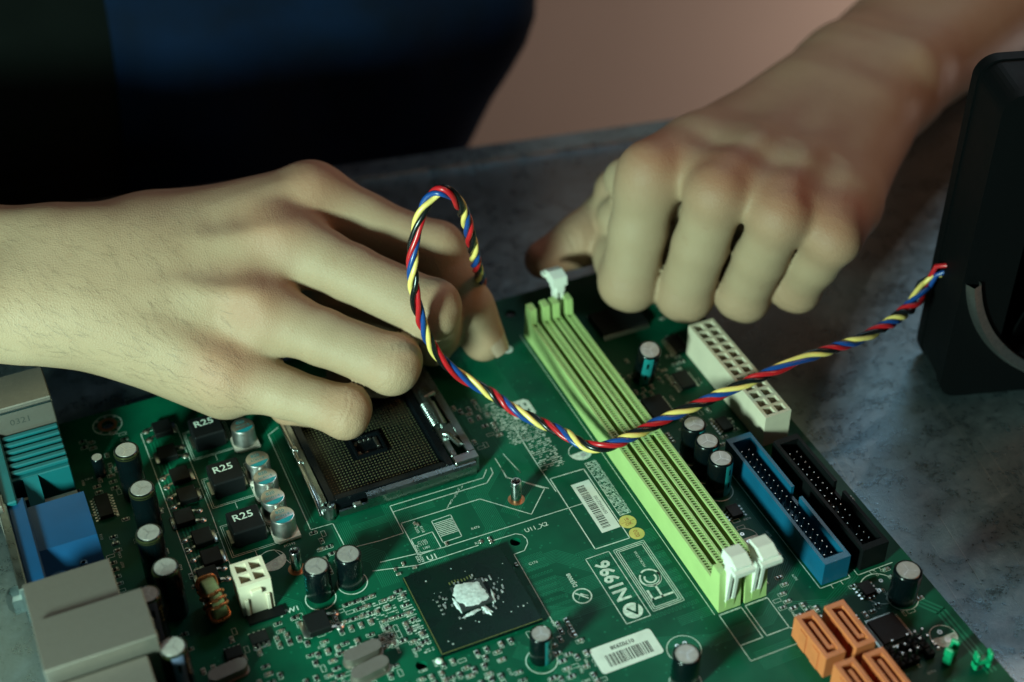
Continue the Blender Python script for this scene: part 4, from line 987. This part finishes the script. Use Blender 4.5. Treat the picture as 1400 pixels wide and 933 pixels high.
Tn = np.gradient(cp, axis=0); Tn /= np.linalg.norm(Tn, axis=1)[:, None]
u = np.cross(Tn[0], (0, 0, 1.0)); u /= np.linalg.norm(u); Uf = []
for t in Tn: u = u-t*(u@t); u /= np.linalg.norm(u); Uf.append(u.copy())
Uf = np.array(Uf); Wf = np.cross(Tn, Uf)
for k, m in enumerate(('wire_red', 'wire_blue', 'wire_yellow', 'wire_black')):
    rnd = np.random.RandomState(9).randn(len(ss)); rnd = np.convolve(rnd, np.ones(9)/3, 'same')
    tw = 2*math.pi*np.cumsum((1.1+.30*rnd)/np.interp(ss, [0, 110, 160, 230, 330], [20, 20.5, 23, 26, 26]))+.35*np.sin(ss/31.0)+.16*np.sin(ss/11.0+1.7*k)+k*math.pi/2+1.2
    loose = 1.06+.7*np.clip(1-ss/26, 0, 1)+.10*np.sin(ss/23+k)+.14*np.sin(ss/8.5+2.1*k)
    pw = cp+loose[:, None]*(np.cos(tw)[:, None]*Uf+np.sin(tw)[:, None]*Wf)
    # lead the wire into the frame of the fan
    inn = np.array((FB[0]+fdir[0]*3+.29*(15+1.5*k), FB[1]+fdir[1]*3+.957*(15+1.5*k), 41-k*3.2)); head = [inn, inn*.5+pw[0]*.5+np.array((-2, 0, 2.0+(k == 0)*3))]
    o = part('wire', MB().tube(np.vstack([head, pw]), .86, 10).mesh('wire', m, 60), fan)
    o['label'] = {'wire_red': 'red strand', 'wire_blue': 'blue strand', 'wire_yellow': 'yellow strand', 'wire_black': 'black strand'}[m]+' of the twisted cable'

# ------------------------------------------------------------------ the person: hands and arms from a distance field
class Field:
    def __init__(s, lo, hi, h):
        s.lo = np.array(lo, float); s.h = h; s.n = np.ceil((np.array(hi)-s.lo)/h).astype(int)+1
        s.d = np.full(s.n, 60.0, np.float32)
    def copy_empty(s):
        o = Field.__new__(Field); o.lo, o.h, o.n = s.lo, s.h, s.n; o.d = np.full(s.n, 60.0, np.float32); return o
    def cone(s, a, b, r1, r2, k=2.0, mode='add', squash=None):
        a = np.array(a, float); b = np.array(b, float); pad = max(r1, r2)+k+6
        i0 = np.clip(np.floor((np.minimum(a, b)-pad-s.lo)/s.h).astype(int), 0, s.n); i1 = np.clip(np.ceil((np.maximum(a, b)+pad-s.lo)/s.h).astype(int)+1, 0, s.n)
        if np.any(i1 <= i0): return s
        X, Y, Z = np.meshgrid(*[s.lo[c]+s.h*np.arange(i0[c], i1[c]) for c in range(3)], indexing='ij', sparse=True)
        ba = b-a; L2 = float(ba@ba)+1e-9
        px, py, pz = X-a[0], Y-a[1], Z-a[2]
        t = np.clip((px*ba[0]+py*ba[1]+pz*ba[2])/L2, 0, 1)
        qx, qy, qz = px-t*ba[0], py-t*ba[1], pz-t*ba[2]
        if squash is None: d = np.sqrt(qx*qx+qy*qy+qz*qz)-(r1+(r2-r1)*t)
        else:                          # flattened along direction n by factor f
            n, f = np.array(squash[0], float), squash[1]; n /= np.linalg.norm(n)
            w = qx*n[0]+qy*n[1]+qz*n[2]; g = 1/f**2-1
            r = r1+(r2-r1)*t; d = (np.sqrt(qx*qx+qy*qy+qz*qz+g*w*w)-r)*(.5+.5*f)
        sl = tuple(slice(i0[c], i1[c]) for c in range(3)); D = s.d[sl]; d = d.astype(np.float32)
        if mode == 'sub': d = -d; h_ = np.clip(.5-.5*(D-d)/k, 0, 1); s.d[sl] = D+(d-D)*h_+k*h_*(1-h_); return s
        h_ = np.clip(.5+.5*(D-d)/k, 0, 1); s.d[sl] = D+(d-D)*h_-k*h_*(1-h_); return s
    def union(s, o, k):
        h_ = np.clip(.5+.5*(s.d-o.d)/k, 0, 1); s.d = s.d+(o.d-s.d)*h_-k*h_*(1-h_); return s
    def surface(s):
        D = s.d; n = np.array(D.shape); sg = D < 0
        c = np.zeros(n-1, np.int8)
        for i in (0, 1):
            for j in (0, 1):
                for k in (0, 1): c += sg[i:n[0]-1+i, j:n[1]-1+j, k:n[2]-1+k]
        cells = np.argwhere((c > 0) & (c < 8)); idx = -np.ones(n-1, np.int64); idx[tuple(cells.T)] = np.arange(len(cells))
        acc = np.zeros((len(cells), 3)); cnt = np.zeros(len(cells))
        cor = [(i, j, k) for i in (0, 1) for j in (0, 1) for k in (0, 1)]
        for a in cor:
            for ax in range(3):
                if a[ax]: continue
                b = list(a); b[ax] = 1
                va = D[tuple((cells+a).T)]; vb = D[tuple((cells+b).T)]; m = (va < 0) != (vb < 0)
                t = np.where(m, va/np.where(m, va-vb, 1), 0); p = np.tile(np.array(a, float), (len(cells), 1)); p[:, ax] += t
                acc[m] += p[m]; cnt[m] += 1
        V = s.lo+s.h*(cells+acc/cnt[:, None]); Fq = []
        for ax in range(3):
            b, e = (ax+1) % 3, (ax+2) % 3; sl0 = [slice(None)]*3; sl1 = [slice(None)]*3; sl0[ax] = slice(0, -1); sl1[ax] = slice(1, None)
            A0, A1 = sg[tuple(sl0)], sg[tuple(sl1)]; ed = np.argwhere(A0 != A1)
            ok = (ed[:, b] > 0) & (ed[:, e] > 0) & (ed[:, b] < n[b]-1) & (ed[:, e] < n[e]-1); ed = ed[ok]; fl = A0[tuple(ed.T)]
            def cell(db, de):
                q = ed.copy(); q[:, b] -= db; q[:, e] -= de; return idx[tuple(q.T)]
            q = np.stack([cell(1, 1), cell(0, 1), cell(0, 0), cell(1, 0)], 1); q[~fl] = q[~fl][:, ::-1]; Fq.append(q)
        Fq = np.vstack(Fq); Fq = Fq[(Fq >= 0).all(1)]
        E_ = np.vstack([Fq[:, [0, 1]], Fq[:, [1, 2]], Fq[:, [2, 3]], Fq[:, [3, 0]]])
        deg = np.bincount(E_.ravel(), minlength=len(V)).astype(float)
        for lam in (.5, -.52)*2+(.5,):
            acc = np.zeros_like(V)
            for c_ in range(3): acc[:, c_] = np.bincount(E_[:, 0], V[E_[:, 1], c_], len(V))+np.bincount(E_[:, 1], V[E_[:, 0], c_], len(V))
            V = V+lam*(acc/np.maximum(deg, 1)[:, None]-V)
        return V, Fq

def lerp(a, b, t): return np.array(a)+(np.array(b)-np.array(a))*t
KN = []      # (joint, axis direction, radius of reddening, strength) for the skin tint and wrinkles
def finger(palm, fin, J, R, web=.42, lat=None, w=1.5, pr=1.0):
    """J = MCP, PIP, DIP, tip; R = radii at base, mid-proximal, PIP, mid-middle, DIP, tip; lat = sideways direction (fingers are broader than deep)"""
    f = fin; m1 = lerp(J[0], J[1], .5); m2 = lerp(J[1], J[2], .5)
    lat = np.array(lat, float)/np.linalg.norm(lat)
    for s_ in (-w, w):
        o = lat*s_; q = w*.8
        f.cone(J[0]+o, m1+o, R[0]-q, R[1]-q, 2.5); f.cone(m1+o, J[1]+o, R[1]-q, R[2]-q, 2.5); f.cone(J[1]+o, m2+o, R[2]-q, R[3]-q, 2.5); f.cone(m2+o, J[2]+o, R[3]-q, R[4]-q, 2.5); f.cone(J[2]+o, J[3]+o*.5, R[4]-q, R[5]-q*.6, 2.5)
    f.cone(lerp(J[2], J[3], .45), J[3], R[5], R[5]*.95, 3)
    d01 = (J[1]-J[0])/np.linalg.norm(J[1]-J[0]); d12 = (J[2]-J[1])/np.linalg.norm(J[2]-J[1]); dd = d01-d12; dd /= np.linalg.norm(dd)+1e-9
    f.cone(J[1]+dd*1.4-lat*1.5, J[1]+dd*1.4+lat*1.5, R[2]*.84, R[2]*.84, 2.5)          # the bony head of the joint
    palm.cone(J[0], lerp(J[0], J[1], web), R[0]*pr, R[1]*pr, 5.5)
    KN.append((J[1], J[1]-J[0], 8.0, .7, 1)); KN.append((J[2], J[2]-J[1], 6.0, .5, 1)); KN.append((J[3], J[3]-J[2], 7.0, .7, 0))
def nail(q, a, b, dorsal, r, ln, half=.95):
    a, b = np.array(a, float), np.array(b, float); t = (b-a)/np.linalg.norm(b-a); d = np.array(dorsal, float); d -= t*(d@t); d /= np.linalg.norm(d); w = np.cross(t, d)
    nu, nv = 9, 8; vs = []
    for off in (.0, -.5):
        for j in range(nv+1):
            v = j/nv; s_ = -ln*.62+ln*v; rr = r*(1.0-.10*max(0, v-.45)**1.5)+.28-.35*(v < .08)+off
            for i in range(nu+1):
                aa = (i/nu*2-1)*half*(1-.35*max(0, v-.75)**1.2*2)*(1-.25*max(0, .18-v)*3)
                vs.append(b+t*(s_+1.2)+rr*(d*math.cos(aa)+w*math.sin(aa)))
    k = (nu+1)*(nv+1); fs = []
    for o_ in (0, k):
        for j in range(nv):
            for i in range(nu): fs.append((o_+j*(nu+1)+i, o_+j*(nu+1)+i+1, o_+(j+1)*(nu+1)+i+1, o_+(j+1)*(nu+1)+i))
    for i in range(nu): fs += [(i, i+1, k+i+1, k+i), (nv*(nu+1)+i, k+nv*(nu+1)+i, k+nv*(nu+1)+i+1, nv*(nu+1)+i+1)]
    for j in range(nv): fs += [(j*(nu+1), k+j*(nu+1), k+(j+1)*(nu+1), (j+1)*(nu+1)), (j*(nu+1)+nu, (j+1)*(nu+1)+nu, k+(j+1)*(nu+1)+nu, k+j*(nu+1)+nu)]
    q.add(vs, fs)

toC = -FW
# ---- right hand (fingers spread over the processor socket)
RI = [U(425, 272, 56), U(596, 343, 39), U(642, 420, 22.5), U(661, 464, 11)]
RM = [U(375, 325, 54), U(588, 424, 40), U(600, 452, 17), U(590, 470, 9)]
RR = [U(345, 424, 42), U(536, 498, 30), None, None]
RP = [U(308, 512, 27), U(472, 563, 20), None, None]
RR[2] = RR[1]+np.array((2, 16, -17.0)); RR[3] = RR[2]+np.array((-10, 8, -3.0))
RP[2] = RP[1]+np.array((-1, 15, -9.5)); RP[3] = RP[2]+np.array((-12, 7, -1.0))
WR = U(70, 385, 53)                                # wrist
el_r = np.array((-400.0, 250.0, 75.0))
A_ = Field((-262, 70, -4), (4, 262, 92), 0.95)
F1, F2, F3, F4, F5 = (A_.copy_empty() for _ in range(5))
dors = np.cross(RI[0]-RP[0], RM[0]-WR); dors /= np.linalg.norm(dors)
if dors@toC < 0: dors = -dors
across = (RI[0]-RP[0])/np.linalg.norm(RI[0]-RP[0])
# forearm and wrist (broader than thick)
ax_r = (el_r-WR)/np.linalg.norm(el_r-WR)
A_.cone(WR+across*9.5+FW*6, el_r+across*14+FW*12, 15.2, 33, 10); A_.cone(WR-across*10, el_r-across*14, 15.4, 34, 10)
A_.cone(WR+across*9, lerp(WR, RI[0], .3), 15, 14.5, 12); A_.cone(WR-across*10, lerp(WR, RP[0], .35), 15, 15, 12)
A_.cone(WR-across*16-ax_r*(-14)+dors*7, WR-across*17+dors*6+ax_r*22, 10, 9, 8)       # end of the ulna
for i, (m, r0, r1) in enumerate(((RI[0], 13, 11.2), (RM[0], 13, 11.2), (RR[0], 13, 10.6), (RP[0], 13, 10.2))):
    base = WR-ax_r*16+across*(12-8*i)
    A_.cone(base, m-dors*1.0, r0, r1, 9)
A_.cone(lerp(WR, RI[0], .35)-dors*8, RI[0]-dors*8, 15, 10, 12); A_.cone(lerp(WR, RP[0], .2)-dors*9, RP[0]-dors*8, 16, 11, 12)   # palm flesh
A_.cone(lerp(WR, RM[0], .3)-dors*8, lerp(RM[0], RR[0], .5)-dors*8, 15, 11, 12)
A_.cone(RI[0], RM[0], 9, 9, 8); A_.cone(RM[0], RR[0], 8.4, 8.2, 8); A_.cone(RR[0], RP[0], 8, 8, 8)
for m, s_ in ((RI[0], 1.0), (RM[0], 1.0), (RR[0], .8), (RP[0], .7)):                   # knuckle heads and extensor tendons
    A_.cone(m+dors*(2.8*s_), m+dors*(3.2*s_), 8.0, 7.8, 6)
    st_ = WR-ax_r*20+(m-RM[0])*.25+dors*8
    A_.cone(lerp(st_, m+dors*8.2, .15), m+dors*8.4, 1.0, 2.3*s_, 8)
    KN.append((m+dors*8, m-WR, 11, .55, .15))
for a, b in ((RI, RM), (RM, RR), (RR, RP)):                                              # hollows between the knuckles
    c = lerp(a[0], b[0], .5); A_.cone(c+dors*16.4, lerp(c, WR, .3)+dors*20, 5.2, 3.5, 8, 'sub')
R_I = (10.2, 9.2, 9.9, 8.7, 8.5, 7.1)
latf = lambda J: np.cross(J[1]-J[0], dors)
finger(A_, F1, RI, R_I, .36, np.cross(RI[1]-RI[0], RI[2]-RI[1]), 1.0); finger(A_, F2, RM, (10.4, 9.2, 9.8, 8.8, 8.5, 7.4), .30, latf(RM))
finger(A_, F3, RR, (9.9, 8.8, 9.3, 8.5, 8.1, 7.2), .28, latf(RR)); finger(A_, F4, RP, (9.1, 7.8, 8.0, 7.3, 7.0, 6.4), .28, latf(RP))
TH = [lerp(WR, RI[0], .32)+across*10-dors*8, lerp(WR, RI[0], .85)+across*6-dors*30, RI[1]+np.array((-34, 16, -18.0)), RI[3]+np.array((-16, 12, 4.0))]
F5.cone(TH[0], TH[1], 13, 11.5, 5); F5.cone(TH[1], TH[2], 11, 10, 4); F5.cone(TH[2], TH[3], 10, 7.8, 3); A_.cone(TH[0], TH[1], 13, 11, 12); A_.cone(lerp(TH[0], TH[1], .5), RI[0]-dors*8, 9, 8, 10)
for f in (F2, F3, F4): F1.union(f, 2.0)
A_.union(F1, 4.0); A_.union(F5, 1.5)
VR, FR = A_.surface()
hand_r_tips = RI
nl = MB(); ndd = RT*.75-FW*.62-UP*.1
nail(nl, RI[2], RI[3], ndd, 7.5, 11.5, .58)

# ---- left hand (fist beside the power socket)
LI = [U(888, 236, 60), U(859, 386, 17), None, None]; LM = [U(980, 266, 60), U(936, 402, 15), None, None]
LR = [U(1066, 298, 56), U(1016, 404, 16), None, None]; LP = [U(1140, 327, 49), U(1088, 393, 20), None, None]
for J, dx in ((LI, 0), (LM, 0), (LR, 1), (LP, 2)):
    J[2] = J[1]+np.array((6+dx, 23, 3.0)); J[3] = J[2]+np.array((5, 9, 13.0))
WL = U(1188, 110, 37); el_l = np.array((352.0, 300.0, 8.0))
B_ = Field((-12, 70, -6), (340, 320, 96), 1.05)
G1, G2, G3, G4, G5 = (B_.copy_empty() for _ in range(5))
acl = (LI[0]-LP[0])/np.linalg.norm(LI[0]-LP[0]); dl = np.cross(LM[0]-WL, LI[0]-LP[0]); dl /= np.linalg.norm(dl)
if dl[2] < 0: dl = -dl
axl = (el_l-WL)/np.linalg.norm(el_l-WL)
wl = np.cross(axl, (0, 0, 1)); wl /= np.linalg.norm(wl)
if wl@acl < 0: wl = -wl
B_.cone(WL+wl*10, el_l+wl*8, 18.5, 34, 10); B_.cone(WL-wl*11, el_l-wl*10, 17.5, 34, 10); B_.cone(WL-wl*15+np.array((2, 2, 9.0)), WL-wl*15+axl*16+np.array((0, 0, 8.0)), 9, 8, 8)
B_.cone(WL+acl*9, lerp(WL, LI[0], .3), 18, 16.5, 12); B_.cone(WL-acl*9, lerp(WL, LP[0], .3), 17, 15.5, 12)
for i, m in enumerate((LI[0], LM[0], LR[0], LP[0])):
    B_.cone(lerp(m, WL, .12)+dl*.3, lerp(m, WL, .7)-dl*2.5, 8.8, 11.0, 12); B_.cone(WL-axl*14+acl*(12-8*i), m+dl*.5, 14.5, (8.6, 8.4, 7.8, 7.2)[i], 10)
    B_.cone(m+dl*.8, m+dl*1.0, 7.4-.3*i, 7.2-.3*i, 8);  KN.append((m+dl*7, LI[1]-LI[0], 13, .8, .15))
B_.cone(lerp(WL, LI[0], .4)-dl*9, lerp(WL, LI[0], .78)-dl*10, 15, 11, 12); B_.cone(lerp(WL, LP[0], .3)-dl*8, lerp(WL, LP[0], .75)-dl*8, 14, 10, 12); B_.cone(lerp(WL, LM[0], .4)-dl*10, lerp(WL, LM[0], .76)-dl*11, 15, 12, 12)
for a, b in ((LI, LM), (LM, LR), (LR, LP)):
    B_.cone(lerp(a[0], WL, .06)+dl*1.2, lerp(b[0], WL, .06)+dl*1.2, 8.6, 8.2, 6); B_.cone(lerp(a[0], WL, .2)-dl*1.0, lerp(b[0], WL, .2)-dl*1.0, 9.0, 8.6, 12); c = lerp(a[0], b[0], .5); B_.cone(c+dl*17.5, lerp(c, WL, .2)+dl*19.5, 5.4, 4.8, 6, 'sub')
finger(B_, G1, LI, (10.5, 9.9, 10.0, 9.6, 9.0, 7.8), .1, acl, 1.2, .8); finger(B_, G2, LM, (9.8, 9.25, 9.5, 9.2, 9.0, 7.8), .05, acl, 1.0, .8)
finger(B_, G3, LR, (9.1, 8.7, 8.9, 8.6, 8.4, 7.4), .05, acl, 1.0, .8); finger(B_, G4, LP, (8.5, 8.1, 8.2, 7.9, 7.6, 6.8), .05, acl, 1.0, .8)
for a, b in ((LI, LM), (LM, LR), (LR, LP)):      # the closed fist: nothing shows through between the fingers
    for t in (.35, .7, 1.0): B_.cone(lerp(a[0], a[1], t)+np.array((4, 20, 0.0)), lerp(b[0], b[1], t)+np.array((4, 20, 0.0)), 8, 8, 3)
TL = [lerp(WL, LI[0], .4)+acl*8-dl*14, U(900, 300, 26)+np.array((0, 18, 0.0)), U(808, 344, 18)+np.array((0, 8, 0.0)), U(756, 372, 13)+np.array((0, 8, 0.0))]
G5.cone(TL[0], TL[1], 14, 12, 6); G5.cone(TL[1], TL[2], 11, 9.2, 5); G5.cone(TL[2], TL[3], 9.2, 7.2, 4); B_.cone(TL[0], TL[1], 14, 11, 12); B_.cone(lerp(TL[0], TL[1], .6), LI[0]-dl*10, 10, 8, 10)
KN += [(TL[2], TL[2]-TL[1], 10, .8, .5), (TL[3], TL[3]-TL[2], 12, 1.0, 0)]
for f in (G2, G3, G4): G1.union(f, 1.0)
B_.union(G1, 2.0); B_.union(G5, 1.5)
VL, FL = B_.surface()

# ---- upper arms, shoulders and trunk (under the clothes), coarse
Cf = Field((-470, 190, -160), (470, 520, 460), 6.0)
for el, sh, W_, s_ in ((el_r, np.array((-250.0, 420.0, 320.0)), WR, 1), (el_l, np.array((200.0, 420.0, 320.0)), WL, -1)):
    Cf.cone(lerp(W_, el, .62), el, 31, 36, 10); Cf.cone(el, sh, 37, 50, 14); Cf.cone(sh, (sh[0]*.4-15, 425, 340), 55, 70, 30)
Cf.cone((-60, 430, 330), (-60, 425, -120), 80, 75, 20)
VT, FT = Cf.surface()
allV = np.vstack([VR, VL, VT]); allF = np.vstack([FR, FL+len(VR), FT+len(VR)+len(VL)])
person = empty('person', (-30, 400, -760), 'person in dark navy apron reaching over the circuit board with both bare hands', 'person')
me = bpy.data.meshes.new('body'); me.vertices.add(len(allV)); me.vertices.foreach_set('co', (allV*S).astype(np.float32).ravel())
me.loops.add(allF.size); me.loops.foreach_set('vertex_index', allF.astype(np.int32).ravel()); me.polygons.add(len(allF)); me.polygons.foreach_set('loop_start', np.arange(0, allF.size, 4, dtype=np.int32))
me.update(calc_edges=True); me.validate(); me.materials.append(MATS['skin']); me.shade_smooth()
kn = np.zeros(len(allV)); al = np.zeros(len(allV)); best = np.zeros(len(allV)); wk = np.zeros(len(allV))
for j, d, r, s_, ww in KN:
    d = np.array(d)/np.linalg.norm(d); v = allV-j; dist = np.linalg.norm(v, axis=1); w = s_*np.clip(1-(dist-r*.6)/(r*1.1), 0, 1)**1.5
    kn = np.maximum(kn, w); wk = np.maximum(wk, w*ww); m = w > best; best[m] = w[m]; al[m] = (v@d)[m]
for nme, arr in (('knuckle', kn), ('along', al), ('wrinkle', wk)):
    a = me.attributes.new(nme, 'FLOAT', 'POINT'); a.data.foreach_set('value', arr.astype(np.float32))
body = part('body', me, person)
sub('fingernail', nl.mesh('fingernail', 'nail', 50), body)
# fine dark hair on the back of the wrists and forearms
rs = np.random.RandomState(5); hv = MB()
nrm = np.zeros(len(me.vertices)*3, np.float32); me.vertices.foreach_get('normal', nrm); nrm = nrm.reshape(-1, 3)
def hairs(i0, i1, cond, flow, n, lmin, lmax):
    idx = np.arange(i0, i1); v = allV[idx]; idx = idx[cond(v, nrm[idx])]; pick = rs.choice(idx, n, replace=False)
    for i in pick:
        p = allV[i]; nn_ = nrm[i]; t = np.array(flow)+rs.randn(3)*.11; t -= nn_*(t@nn_); t /= np.linalg.norm(t)+1e-9; side = np.cross(nn_, t); L_ = rs.uniform(lmin, lmax); cv = rs.randn()*.35
        q = [p+t*L_*s_+nn_*(.12+.9*math.sin(s_*2.6)*.55)+side*cv*L_*s_*s_ for s_ in (0, .35, .7, 1.0)]; w = (.022, .02, .014, .003)
        vs = []
        for c_, wi in zip(q, w): vs += [c_-side*wi, c_+side*wi]
        hv.add(vs, [(0, 1, 3, 2), (2, 3, 5, 4), (4, 5, 7, 6)])
vdir = (RM[0]-WR)/np.linalg.norm(RM[0]-WR)
hairs(0, len(VR), lambda v, n_: (((v-WR)@vdir) < 52) & (((v-WR)@vdir) > -75) & (n_@dors > .25), vdir*.8-across*.7, 900, 3.0, 8.0)
ldir = (LM[0]-WL)/np.linalg.norm(LM[0]-WL)
hairs(len(VR), len(VR)+len(VL), lambda v, n_: (((v-WL)@ldir) < 40) & (n_[:, 2] > .2), ldir*.8-acl*.6, 250, 3.0, 8.0)
sub('arm_hair', hv.mesh('arm_hair', 'hair', recalc=False), body, stuff=True)
# ---- clothes
def cloth(xl, xr, yf, zs, nz, nu, wob, thick=3.0, seed=0, y_side=90, back=False):
    rs_ = np.random.RandomState(seed); ph = rs_.rand(8)*6.28; q = MB(); vs = []
    for off in (0, thick):
        for j in range(nz+1):
            z = zs[0]+(zs[1]-zs[0])*j/nz; a, b = xl(z), xr(z)
            for i in range(nu+1):
                u_ = i/nu*2-1; x = (a+b)/2+(b-a)/2*math.sin(u_*math.pi/2); y = yf(z)+y_side*(1-math.cos(u_*math.pi/2))**1.1
                f = math.sin(x/17+ph[0]+z/60)*.5+math.sin(x/29+ph[1]-z/45)*.7+math.sin(x/11+z/90+ph[2])*.25
                vs.append((x, y+wob*f+off, z))
    k = (nz+1)*(nu+1); fs = []
    for o_ in (0, k):
        for j in range(nz):
            for i in range(nu): fs.append((o_+j*(nu+1)+i, o_+j*(nu+1)+i+1, o_+(j+1)*(nu+1)+i+1, o_+(j+1)*(nu+1)+i))
    for j in range(nz): fs += [(j*(nu+1), (j+1)*(nu+1), k+(j+1)*(nu+1), k+j*(nu+1)), (j*(nu+1)+nu, k+j*(nu+1)+nu, k+(j+1)*(nu+1)+nu, (j+1)*(nu+1)+nu)]
    for i in range(nu): fs += [(i, k+i, k+i+1, i+1), (nz*(nu+1)+i, nz*(nu+1)+i+1, k+nz*(nu+1)+i+1, k+nz*(nu+1)+i)]
    return q.add(vs, fs)
xr = lambda z: float(np.interp(z, [-760, -200, -70, -45, -22, -5, 10, 40, 80, 120, 400], [10, 20, 42, 58, 72, 86, 93, 95, 78, 52, 60]))
part('apron', cloth(lambda z: -104.0, xr, lambda z: 312+max(0, z)*.02, (-420, 300), 60, 90, 4.5, seed=2, y_side=22).mesh('apron', 'apron_cloth', 60), person)
part('shirt', cloth(lambda z: -330.0, lambda z: xr(z)-6, lambda z: 330, (-420, 400), 50, 70, 3.0, seed=4, y_side=70).mesh('shirt', 'shirt_cloth', 60), person)
for el, sh in ((el_r, np.array((-250.0, 420.0, 320.0))), (el_l, np.array((200.0, 420.0, 320.0)))):
    q = MB(); d = [lerp(el, sh, t) for t in np.linspace(.30, 1, 12)]; q.tube(d, [46+1.5*math.sin(i*2.1) for i in range(12)], 24)
    part('sleeve', q.mesh('sleeve', 'sleeve_cloth', 60), person)
